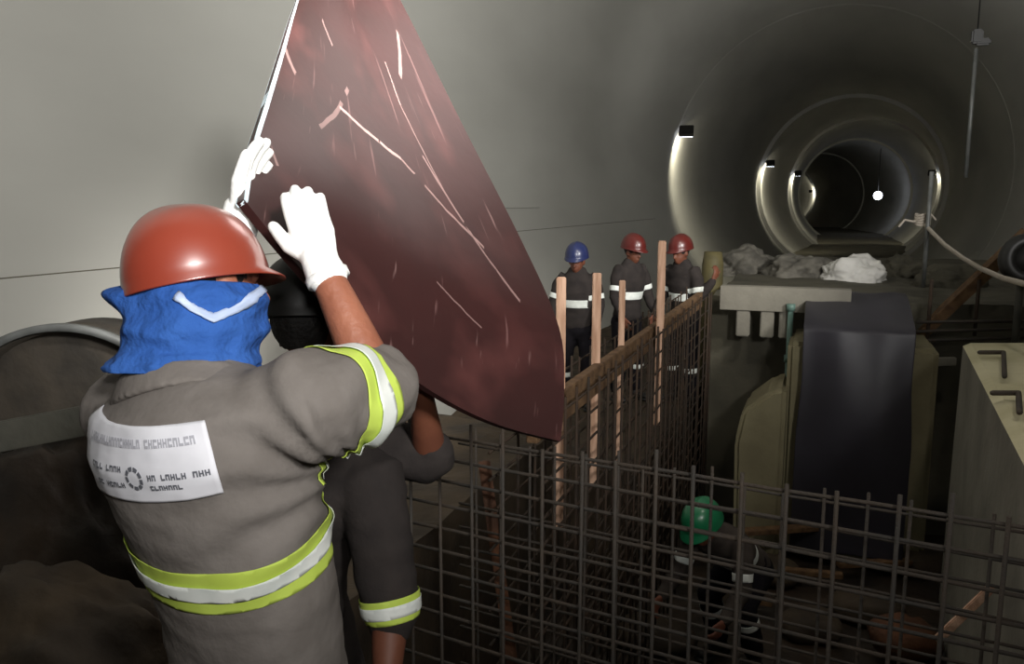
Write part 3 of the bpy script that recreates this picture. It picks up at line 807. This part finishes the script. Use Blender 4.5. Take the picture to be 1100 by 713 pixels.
# ------------------------------------------------------------------ rebar meshes
def mesh_wall(name, label, a, b, ztop, zbot, nv, nh, m, r=.008, jitter=.012, poke=.06, seed=1, dbl=False):
    rnd = random.Random(seed)
    a, b = V(a), V(b); mid = (a+b)/2
    t = empty(name, label, 'rebar', loc=(mid.x, mid.y, zbot))
    dirn = (b-a).normalized(); side = V((-dirn.y, dirn.x, 0))
    for i in range(nv):
        q = a.lerp(b, (i+.5)/nv)+dirn*rnd.uniform(-jitter, jitter)
        bm = bmesh.new(); e = rnd.uniform(.0, poke)
        bar(bm, V((q.x, q.y, zbot)), V((q.x+rnd.uniform(-.012,.012), q.y, ztop+e)), r, 8); obj('vertical_bar', bm, m, t)
    for i in range(nh):
        zz = ztop-(ztop-zbot)*(i/(nh))-.01
        w = side*(2*r)
        bm = bmesh.new(); tilt = rnd.uniform(-.012,.012)
        p0, p1 = a-dirn*.03, b+dirn*.03
        n_ = 8; pts = [V((p0.lerp(p1, k/n_).x, p0.lerp(p1, k/n_).y, zz+tilt*(k/n_-.5)*2+.006*noise.noise(V((k*1.3, i, seed)))))+w for k in range(n_+1)]
        tube(bm, pts, r, 6, cap=False); obj('horizontal_bar', bm, m, t)
    return t
A1, B1 = P(425,474,3.02), P(1190,572,1.98)
mesh_wall('rebar_mesh', 'dark steel rebar mesh standing across the foreground at lower right, nearer of its two layers', A1, B1, .96, -1.25, 16, 26, 'rust', r=.0062, seed=1)
off = V((.03,.42,0))
mesh_wall('rebar_mesh', 'dark steel rebar mesh close behind the nearest layer across the pit', A1+off+V((.05,0,0)), B1+off, .80, -1.25, 17, 23, 'rust', r=.0055, seed=2)
def plan(px, py, zz):  # where the sight line meets a height
    d = (P(px, py, 1)-CAM); return CAM+d*((zz-CAM.z)/d.z)
L0, L1 = plan(603,442,.93), plan(742,330,.93)
XW = L0.x
mesh_wall('rebar_cage_wall', 'brown rebar cage wall running away along the left side of the pit', V((XW,2.95,0)), V((XW,7.9,0)), .93, -1.25, 30, 18, 'rustwall', r=.0065, seed=3)
mesh_wall('rebar_cage_wall', 'second row of brown rebar just left of the cage wall beside the pit', V((XW-.24,3.0,0)), V((XW-.24,7.9,0)), .93, -1.25, 26, 16, 'rustwall', r=.0065, seed=4)
t = bmesh.new(); plank(t, V((XW-.12,3.1,.86)), V((XW-.12,7.9,.86)), .05, .14, V((1,0,0)))
tag(obj('timber_waler', t, 'timber_brown', smooth=False), 'long brown timber laid between the two rows of the cage wall', 'timber')
# stakes along it
for (px, y0, y1, d, lab, w_) in ((602,296,405,3.75,'pale timber stake rising from the cage wall, nearest the board',.042),(640,292,380,4.35,'pale timber stake rising from the cage wall, second from the board',.045),(667,300,375,4.9,'thin brown timber stake rising from the cage wall, third from the board',.035),(709,258,345,5.5,'tallest pale timber stake rising from the far end of the cage wall',.05)):
    a, b = P(px, y1, d), P(px, y0, d); a.z -= .7; b.x, b.y = a.x, a.y
    bm = bmesh.new(); plank(bm, a, b, w_, .03, rt)
    o = obj('timber_stake', bm, 'timber', smooth=False); tag(o, lab, 'stake', 'timber stakes in the cage wall')
# orange timber prop inside the cage
bm = bmesh.new(); a_, b_ = P(520,495,3.5), P(540,640,3.55); plank(bm, a_, a_+(b_-a_)*((a_.z+1.26)/(a_.z-b_.z)), .05, .03, rt); 
tag(obj('timber_prop', bm, 'orange_timber', smooth=False), 'rusty orange timber prop leaning inside the mesh, lower middle', 'timber')
a = plan(1005,690,-1.2); b = P(1068,628,6.2)
bm = bmesh.new(); plank(bm, P(1006,688,3.0), P(1066,630,3.05), .03, .02, rt)
tag(obj('timber_stick', bm, 'timber', smooth=False), 'pale stick slanting behind the mesh, lower right', 'timber')
bm = bmesh.new(); ball(bm, plan(970,690,-1.2)+V((0,0,.05)), (.24,.25,.12), seg=16)
for v in bm.verts: v.co += v.normal*.05*noise.noise(v.co*9)
tag(obj('clay_heap', bm, 'orange_timber'), 'small orange-brown heap of clay on the pit floor, lower right', 'soil')
# planks on pit floor
for i, (x0, y0, x1, y1, w_) in enumerate(((752,574,880,566,.10),(840,612,905,618,.07),(790,640,830,648,.06),(900,606,978,603,.08))):
    a, b = plan(x0, y0, -.95 if i == 0 else -1.15), plan(x1, y1, -.95 if i == 0 else -1.15)
    bm = bmesh.new(); plank(bm, a, b, w_, .04, V((0,1,0)))
    tag(obj('timber_plank', bm, 'timber_brown', smooth=False), ['brown plank spanning below the tan buttress, highest of the loose planks in the pit','brown offcut plank below the black sheet in the pit','short brown offcut plank beside the crouching worker','brown plank in the pit right below the black sheet, next to the pale kerb'][i], 'plank', 'loose planks in the pit')
for i, pt_ in enumerate(((830,620),(930,660),(985,610),(870,680),(930,560),(700,690))):
    q = plan(pt_[0], pt_[1], -1.27); bm = bmesh.new()
    ball(bm, q+V((0,0,.06)), (.22+.05*(i%3),.2,.12), seg=18)
    for v in bm.verts: v.co += v.co.normalized()*.09*noise.noise(v.co*5)
    tag(obj('mud_clod', bm, 'mud'), 'lump of wet brown mud on the pit floor behind the mesh', 'soil', 'mud lumps on the pit floor')
# ------------------------------------------------------------------ concrete works across the tunnel
Z = V((0,0,1))
def hull_prism(poly, z0, z1, m, name, bevel=.02):
    bm = bmesh.new(); a = [bm.verts.new((x, y, z0)) for x, y in poly]; b = [bm.verts.new((x, y, z1)) for x, y in poly]
    n = len(poly); bm.faces.new(a); bm.faces.new(b[::-1])
    for i in range(n): bm.faces.new((a[i], a[(i+1)%n], b[(i+1)%n], b[i]))
    bmesh.ops.recalc_face_normals(bm, faces=bm.faces[:])
    if bevel: bmesh.ops.bevel(bm, geom=bm.edges[:], offset=bevel, segments=2, affect='EDGES')
    return obj(name, bm, m, smooth=False)
# grey beam along the deck edge
a, b = P(776,322,8.0), P(900,322,8.0)
bm = bmesh.new(); plank(bm, V((a.x, 8.02, .88)), V((b.x+.1, 8.02, .88)), .22, .16, Z)
tag(obj('concrete_beam', bm, 'concrete_grey', smooth=False), 'grey concrete beam along the edge of the deck, left of the black sheet', 'beam')
# posts under the beam
for i, px in enumerate((800, 826, 846)):
    q = P(px, 340, 7.95); bm = bmesh.new(); box(bm, V((q.x, 8.02, .66)), (.12,.12,.27), bevel=.01)
    tag(obj('concrete_stub', bm, 'concrete_grey', smooth=False), 'short grey stub under the concrete beam', 'post', 'stubs under the beam')
# teal pole beside the black sheet
q = P(848,360,7.6); bm = bmesh.new(); bar(bm, V((q.x, q.y, -1.25)), V((q.x, q.y, .82)), .025, 12)
for zz in (.82, .35): tube(bm, [V((q.x, q.y, zz-.03)), V((q.x, q.y, zz+.03))], .04, 12, cap=False)
tag(obj('scaffold_prop', bm, 'teal'), 'dull teal steel prop standing at the left edge of the black sheet', 'prop')
# tan concrete block that carries the sheet
def quad_at(px0, px1, Y):
    out = []
    for px in (px0, px1):
        d = P(px, 400, 1)-CAM; t = (Y)/d.y; out.append(CAM.x+d.x*t)
    return out
x0, x1 = quad_at(845, 1008, 7.3)
blk = hull_prism([(x0,7.3),(x1,7.3),(x1,8.15),(x0,8.15)], -1.25, .60, 'concrete_tan', 'concrete_block', .04)
tag(blk, 'tan concrete block in the pit that the black sheet hangs over', 'block')
x2, x3 = quad_at(792, 846, 7.1)
bm = bmesh.new()
vs = [(x2+.02,7.1,-1.25),(x3,7.1,-1.25),(x3,7.1,.25),(x3-.12,7.1,.22),(x2+.05,7.1,.02),(x2,7.1,-.25)]
a = [bm.verts.new(v) for v in vs]; b = [bm.verts.new((v[0],v[1]+.7,v[2])) for v in vs]; n = len(vs)
bm.faces.new(a); bm.faces.new(b[::-1])
for i in range(n): bm.faces.new((a[i], a[(i+1)%n], b[(i+1)%n], b[i]))
bmesh.ops.bevel(bm, geom=bm.edges[:], offset=.04, segments=3, affect='EDGES')
tag(obj('concrete_buttress', bm, 'concrete_tan', smooth=False), 'tan concrete buttress with sloped shoulder left of the black sheet', 'buttress')
# black sheet draped over it
x4, x5 = quad_at(858, 984, 7.2)
bm = bmesh.new(); nu, nv = 60, 70; G = []
for i in range(nu+1):
    u = i/nu; row = []
    for j in range(nv+1):
        v = j/nv
        if v < .22:   # over the top, falling forward
            w_ = v/.22; y = 8.6-(8.6-7.32)*w_; zc = .90-.16*w_**2+.02
            if w_ > .9: y -= .0
        else:
            w_ = (v-.22)/.78; y = 7.25-.06*math.sin(w_*2.2); zc = .76-1.91*w_
            y += .02
        pinch = 1-.05*math.sin(min(1, v*1.6)*PI)
        X = (x4+x5)/2+(u-.5)*(x5-x4)*pinch
        fold = .009*math.sin(u*13+1.2*math.sin(v*3))*min(1, v*1.5)-.10*math.sin(PI*min(1,max(0,(v-.2)/.7)))*math.cos((u-.6)*2.4)+.03*noise.noise(V((u*3, v*2, 4)))
        row.append(bm.verts.new((X+.01*noise.noise(V((u*2,v*6,1))), y-.05+fold*(1 if v > .2 else 0), zc+(.02*noise.noise(V((u*4,v*9,2))) if v < .25 else 0))))
    G.append(row)
for i in range(nu):
    for j in range(nv): bm.faces.new((G[i][j], G[i+1][j], G[i+1][j+1], G[i][j+1]))
o = obj('plastic_sheet', bm, 'plastic_black'); m = o.modifiers.new('s','SOLIDIFY'); m.thickness = .006; m = o.modifiers.new('u','SUBSURF'); m.levels = m.render_levels = 1
tag(o, 'wide black plastic sheet hanging down over the tan concrete block', 'sheet')
# heaps on the deck
def heap(px, py, Y, rx, ry, rz, m, name, label, cat, seed, zb=.86, group=None):
    d = P(px, py, 1)-CAM; X = CAM.x+d.x*Y/d.y
    bm = bmesh.new(); bmesh.ops.create_icosphere(bm, subdivisions=5, radius=1)
    for v in bm.verts:
        q = v.co.copy(); n_ = 1+.28*noise.noise(q*1.7+V((seed,0,0)))+.12*noise.noise(q*4.5+V((seed,0,0)))+.06*noise.noise(q*11)
        v.co = V((X+q.x*rx*n_, Y+q.y*ry*n_, zb+max(-.05, q.z*rz*n_)))
    return tag(obj(name, bm, m), label, cat, group)
heap(803,292,11.6,.42,.5,.30,'rubble','rubble_heap','grey rubble heap on the deck, leftmost of the heaps','rubble',1,group='heaps on the deck')
heap(862,292,11.0,.44,.5,.26,'rubble','rubble_heap','grey rubble heap on the deck, in the middle of the heaps','rubble',2,group='heaps on the deck')
heap(915,292,10.6,.40,.35,.27,'white_plastic','white_sack','white sack lying on the deck right of the rubble heaps','sack',3)
heap(970,296,11.4,.30,.5,.22,'concrete_dark','rubble_heap','dark rubble heap on the deck beside the pale pole','rubble',4,group='heaps on the deck')
heap(1022,300,10.3,.36,.4,.22,'concrete_dark','rubble_heap','dark rubble heap on the deck right of the pale pole','rubble',5,group='heaps on the deck')
# yellow-ish drum behind worker
q = P(766,275,9.6); bm = bmesh.new(); tube(bm, [V((q.x,q.y,.0-.4)), V((q.x,q.y,1.05)), V((q.x,q.y,1.2))], [.12,.12,.1], 20, cap=False)
tag(obj('yellow_bollard', bm, mat('yellow_paint',(92,84,50),.7,rgb2=(76,70,44))), 'dull yellow bollard beside the rightmost far worker', 'bollard')
# pale pole with a lashed rope head
d = P(990, 330, 9.0); bm = bmesh.new(); bar(bm, V((d.x, d.y, .8)), V((d.x, d.y, P(990,185,9.0).z)), .022, 12)
tag(obj('steel_pole', bm, 'steel'), 'thin pale pole standing on the deck where the rope is tied', 'pole')
kn = P(991, 236, 9.0); bm = bmesh.new()
for i in range(5):
    a = .3*i; pts = [kn+V((.07*math.cos(s*PI/8), .07*math.sin(s*PI/8), -.05+.025*i+.01*math.sin(s+a))) for s in range(17)]
    tube(bm, pts, .014, 8)
tube(bm, [kn, kn+rt*-.1-Z*.02, P(972,236,9), P(966,243,9)], .013, 8)
tube(bm, [kn, P(1000,230,9), P(1005,236,9)], .012, 8)
tube(bm, [kn+V((0,0,-.02))]+[P(x, y, d_) for x, y, d_ in ((1000,248,8.8),(1015,263,8.3),(1034,277,7.6),(1055,289,6.9),(1078,299,6.2),(1105,306,5.5),(1150,312,4.8))], .021, 10)
tag(obj('rope', bm, 'rope'), 'pale rope knotted to the thin pole and sagging away to the right', 'rope')
# slanting timber beam at right
bm = bmesh.new(); plank(bm, P(985,362,7.6), P(1104,250,7.0), .12, .09, D(0,0,1))
tag(obj('timber_raker', bm, 'timber_brown', smooth=False), 'brown timber raker slanting up to the right edge', 'timber')
# dark wheel / hose reel at right edge
c = P(1104,279,6.6); bm = bmesh.new(); R0, r0 = .15, .06
ax = D(.3,0,1); x_, y_ = frame_of(ax, Z); rows = []
for i in range(36):
    a = 2*PI*i/36; dr = x_*math.cos(a)+y_*math.sin(a)
    rows.append([bm.verts.new(c+dr*(R0+r0*math.cos(2*PI*k/12))+ax*r0*1.5*math.sin(2*PI*k/12)) for k in range(12)])
for i in range(36):
    for k in range(12): bm.faces.new((rows[i][k], rows[i][(k+1)%12], rows[(i+1)%36][(k+1)%12], rows[(i+1)%36][k]))
rl = empty('hose_reel', 'black hose reel on a post at the right edge above the raker', 'reel', loc=V((c.x, c.y, .8)))
obj('hose', bm, 'helmet_dark', rl)
bm = bmesh.new(); tube(bm, [c-ax*.05, c+ax*.05], .12, 24, cap=False); obj('drum', bm, 'helmet_dark', rl)
bm = bmesh.new(); bar(bm, V((c.x, c.y, .5))+ax*.14, c+ax*.14, .03, 10); bar(bm, c, c+ax*.16, .03, 10); obj('post', bm, 'darksteel', rl)
# pale kerb wall on the right, running with the tunnel
K0 = plan(1036,375,.72); K1 = plan(1096,492,.72)
xk = (K0.x+K1.x)/2
bm = bmesh.new()
ys = (2.95, K0.y+.15)
def kx(y): return K1.x+(K0.x-K1.x)*(y-K1.y)/(K0.y-K1.y)
vs = lambda x_: [(x_-.02,-1.25),(x_,.72),(x_+.05,.745),(3.0,.86),(3.0,.5),(2.2,-1.25)]
a = [bm.verts.new((x, ys[0], z_)) for x, z_ in vs(kx(ys[0]))]; b = [bm.verts.new((x, ys[1], z_)) for x, z_ in vs(kx(ys[1]))]; n = 6
bm.faces.new(a); bm.faces.new(b[::-1])
for i in range(n): bm.faces.new((a[i], a[(i+1)%n], b[(i+1)%n], b[i]))
bmesh.ops.recalc_face_normals(bm, faces=bm.faces[:])
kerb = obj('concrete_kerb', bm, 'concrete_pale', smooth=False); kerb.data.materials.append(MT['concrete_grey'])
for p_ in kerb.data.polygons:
    if p_.normal.z < .5: p_.material_index = 1  # shade on the kerb's sides painted in as a greyer concrete
tag(kerb, 'pale concrete kerb wall along the right side of the pit', 'kerb')
def on_kerb(px, py): return plan(px, py, .78)
for i, ((ax1, ay1), (ax2, ay2), (ax3, ay3)) in enumerate((((1052,380),(1078,380),(1079,406)), ((1066,424),(1094,424),(1095,445)))):
    bm = bmesh.new(); q1, q2, q3 = on_kerb(ax1,ay1), on_kerb(ax2,ay2), on_kerb(ax3,ay3)
    for a_, b_ in ((q1,q2),(q2,q3)):
        tube(bm, [a_+Z*.01, b_+Z*.01], .014, 8)
    tag(obj('bent_bar', bm, 'rust'), ['bent steel bar lying on the pale kerb, farther one','bent steel bar lying on the pale kerb, nearer one'][i], 'rebar', 'bent bars on the kerb')
# horizontal bars between deck and kerb
for i, (x0_, y0_, x1_, y1_) in enumerate(((984,346,1150,344),(984,356,1150,352),(984,366,1120,362))):
    bm = bmesh.new(); bar(bm, P(x0_, y0_, 7.2), P(x1_, y1_, 7.2), .014, 8)
    tag(obj('steel_bar', bm, 'rust'), ['top horizontal steel bar above the pale kerb','middle horizontal steel bar above the pale kerb','lowest horizontal steel bar above the pale kerb'][i], 'rebar', 'bars above the kerb')
for i, px in enumerate((1001, 1052)):
    q = P(px, 300, 7.2); e = P(px, 395 if i == 0 else 362, 7.2); bm = bmesh.new(); bar(bm, V((q.x,q.y,q.z)), V((q.x,q.y,e.z-.0)), .016, 8)
    tag(obj('steel_upright', bm, 'rustwall'), ['rusty upright bar left of the pale kerb','rusty upright bar above the pale kerb'][i], 'rebar')
bm = bmesh.new(); plank(bm, P(984,389,7.15), P(1026,388,7.15), .07, .05, Z)
tag(obj('timber_rail', bm, 'concrete_grey', smooth=False), 'short grey rail beside the black sheet at right', 'rail')
# hanging lamp rod at upper right
q = P(1048, 262, 9.5); tp = P(1048, 60, 9.5); ceil = V((tp.x, tp.y, AZ+math.sqrt(RT**2-tp.x**2)))
hr = empty('hanging_rod', 'thin pale rod hanging from the vault at upper right with a dark clamp', 'rod', loc=V((tp.x, tp.y, P(1048,190,9.5).z)))
bm = bmesh.new(); bar(bm, V((tp.x, tp.y, P(1048,190,9.5).z)), V((tp.x, tp.y, P(1048,52,9.5).z)), .022, 10); obj('rod', bm, 'steel', hr)
bm = bmesh.new(); c = V((tp.x, tp.y, P(1048,40,9.5).z)); box(bm, c, (.12,.1,.16), bevel=.02); box(bm, c+V((.06,0,-.06)), (.16,.08,.08), bevel=.02); obj('clamp', bm, 'helmet_dark', hr, False)
bm = bmesh.new(); bar(bm, c, V((c.x, c.y, ceil.z+.05)), .008, 8); obj('suspension_wire', bm, 'helmet_dark', hr)
# ------------------------------------------------------------------ left side: arched steel form, soil and plank
def arch():
    ar = empty('arched_form', 'weathered arched steel form standing against the left wall behind the nearest worker', 'formwork', loc=plan(70,560,0))
    c = P(78,470,4.0); ax = D(.15,0,1); ax.z = 0; ax.normalize(); side = Z.cross(ax)*-1
    side = rt.copy()
    def prof(r_, a): return c+side*(r_*1.05*math.cos(a))+Z*(r_*.98*math.sin(a)-.0)
    R0 = .55
    for nm, ra, rb, y0, y1, m in (('shell', R0, R0-.03, 0, .30, 'arch'), ('rim', R0+.015, R0-.02, -.04, 0, 'steel')):
        bm = bmesh.new(); N = 40; G = []
        for i in range(N+1):
            a = math.radians(-22)+math.radians(224)*i/N
            G.append([bm.verts.new(prof(ra, a)+ax*y0), bm.verts.new(prof(ra, a)+ax*y1), bm.verts.new(prof(rb, a)+ax*y1), bm.verts.new(prof(rb, a)+ax*y0)])
        for a_, b_ in zip(G, G[1:]):
            for k in range(4): bm.faces.new((a_[k], a_[(k+1)%4], b_[(k+1)%4], b_[k]))
        bm.faces.new(G[0]); bm.faces.new(G[-1][::-1])
        obj(nm, bm, m, ar)
    bm = bmesh.new(); N = 40
    cen_ = [bm.verts.new(c+ax*.08-Z*.3), bm.verts.new(c+ax*.11-Z*.3)]; G = []
    for i in range(N+1):
        a = math.radians(-22)+math.radians(224)*i/N; G.append([bm.verts.new(prof(R0-.025, a)+ax*.08), bm.verts.new(prof(R0-.025, a)+ax*.11)])
    for a_, b_ in zip(G, G[1:]):
        bm.faces.new((cen_[0], a_[0], b_[0])); bm.faces.new((cen_[1], b_[1], a_[1]))
    obj('face_plate', bm, 'arch', ar, False)
    for s in (-.2, .42):
        q = c+side*s*1.05+ax*.1; bm = bmesh.new(); box(bm, V((q.x, q.y, .2)), (.07,.07,.62), bevel=.008); obj('leg', bm, 'darksteel', ar, False)
arch()
def mound(name, label, c, rx, ry, rz, m, seed, zb):
    bm = bmesh.new(); bmesh.ops.create_icosphere(bm, subdivisions=5, radius=1)
    for v in bm.verts:
        q = v.co.copy(); n_ = 1+.22*noise.noise(q*1.6+V((seed,0,0)))+.10*noise.noise(q*4.5+V((seed,0,0)))+.05*noise.noise(q*11)
        v.co = V((c.x+q.x*rx*n_, c.y+q.y*ry*n_, zb+max(-.06, q.z*rz*n_)))
    return tag(obj(name, bm, m), label, 'soil')
mound('soil_mound', 'dark lumpy soil mound at the left edge in front of the arched form', P(48,520,3.58), .66, .20, .76, 'wetmud', 3, 0.0)
mound('soil_mound', 'broad low brown soil bank on the ground at lower left', P(62,620,2.98), .66,.27,.42, 'mud', 6, 0)
bm = bmesh.new(); plank(bm, P(-60,480,3.28), P(104,449,3.36), .12, .03, Z)
tag(obj('timber_plank', bm, 'darksteel', smooth=False), 'dark plank lying across the soil mound at the left edge', 'plank')
bm = bmesh.new(); q = cyl_hit(50,330,RT-.03); bar(bm, V((q.x+.02,q.y,q.z-.25)), V((q.x+.02,q.y,q.z+.18)), .014, 8)
# ------------------------------------------------------------------ lights
def lamp(kind, name, loc, energy, col=(1,1,1), size=.1, target=None, spot=None, blend=.5):
    l = bpy.data.lights.new(name, kind); l.energy = energy; l.color = col
    if kind == 'AREA': l.size = size
    else: l.shadow_soft_size = size
    if kind == 'SPOT': l.spot_size = spot; l.spot_blend = blend
    o = bpy.data.objects.new(name, l); C.objects.link(o); o.location = loc
    if target is not None: o.rotation_euler = (V(target)-V(loc)).to_track_quat('-Z', 'Y').to_euler()
    return o
lamp('POINT', 'camera_flash', CAM+up*.16+rt*.03-fw*.05, 33, (1,.98,.95), .035)
# unseen lamps, behind and beside the photographer
lamp('SPOT', 'unseen_lamp', (2.4, -1.5, 3.4), 2800, (1,.985,.96), .35, target=cyl_hit(300,-230), spot=math.radians(88), blend=1.0)
lamp('SPOT', 'unseen_lamp', (2.6, 4.5, 2.9), 2000, (1,.98,.95), .3, target=(-3.5, 10.5, 5.0), spot=math.radians(100), blend=1.0)  # added fill for the left wall and vault, out of view
lamp('SPOT', 'unseen_lamp', (3.1, 11.5, 3.0), 1500, (1,.98,.95), .3, target=(1.5, 21, 6.0), spot=math.radians(100), blend=1.0)  # added fill for the vault farther along, out of view
lamp('SPOT', 'unseen_lamp', (1.5, 3.0, 5.5), 520, (1,.95,.85), .2, target=P(690,300,8.6), spot=math.radians(26), blend=.8)  # added spot; makes the far workers' tape shine as if flash-lit
# unseen diffuse lamp added at the mirror angle for sheen on the upper board
q = panel_surf(.45, .62); e = .01; n_ = (panel_surf(.46,.62)-panel_surf(.44,.62)).cross(panel_surf(.45,.63)-panel_surf(.45,.61)).normalized()
if n_.dot(CAM-q) < 0: n_ = -n_
vd = (q-CAM).normalized(); rf = vd-n_*2*vd.dot(n_)
lp = q+rf*3.2
lo = lamp('AREA', 'unseen_lamp', lp, 14, (1,.86,.82), 1.0, target=q)
lamp('SPOT', 'unseen_lamp', (.9, -.6, 4.4), 4200, (1,.97,.93), .3, target=P(372,-40,2.5), spot=math.radians(25), blend=1.0)  # added narrow spot to brighten the top of the board
lamp('SPOT', 'unseen_lamp', (1.6, 2.0, 6.2), 230, (1,.94,.85), .2, target=P(1075,430,4.6), spot=math.radians(40), blend=.8)  # unseen spot aimed at the kerb from overhead
w = bpy.data.worlds.new('world'); sc.world = w; w.use_nodes = True
w.node_tree.nodes['Background'].inputs[0].default_value = (.02,.022,.025,1); w.node_tree.nodes['Background'].inputs[1].default_value = .3
sc.view_settings.view_transform = 'Standard'; sc.view_settings.look = 'None'; sc.view_settings.gamma = 1; sc.view_settings.exposure = 0
sc.view_settings.use_curve_mapping = False
settle()
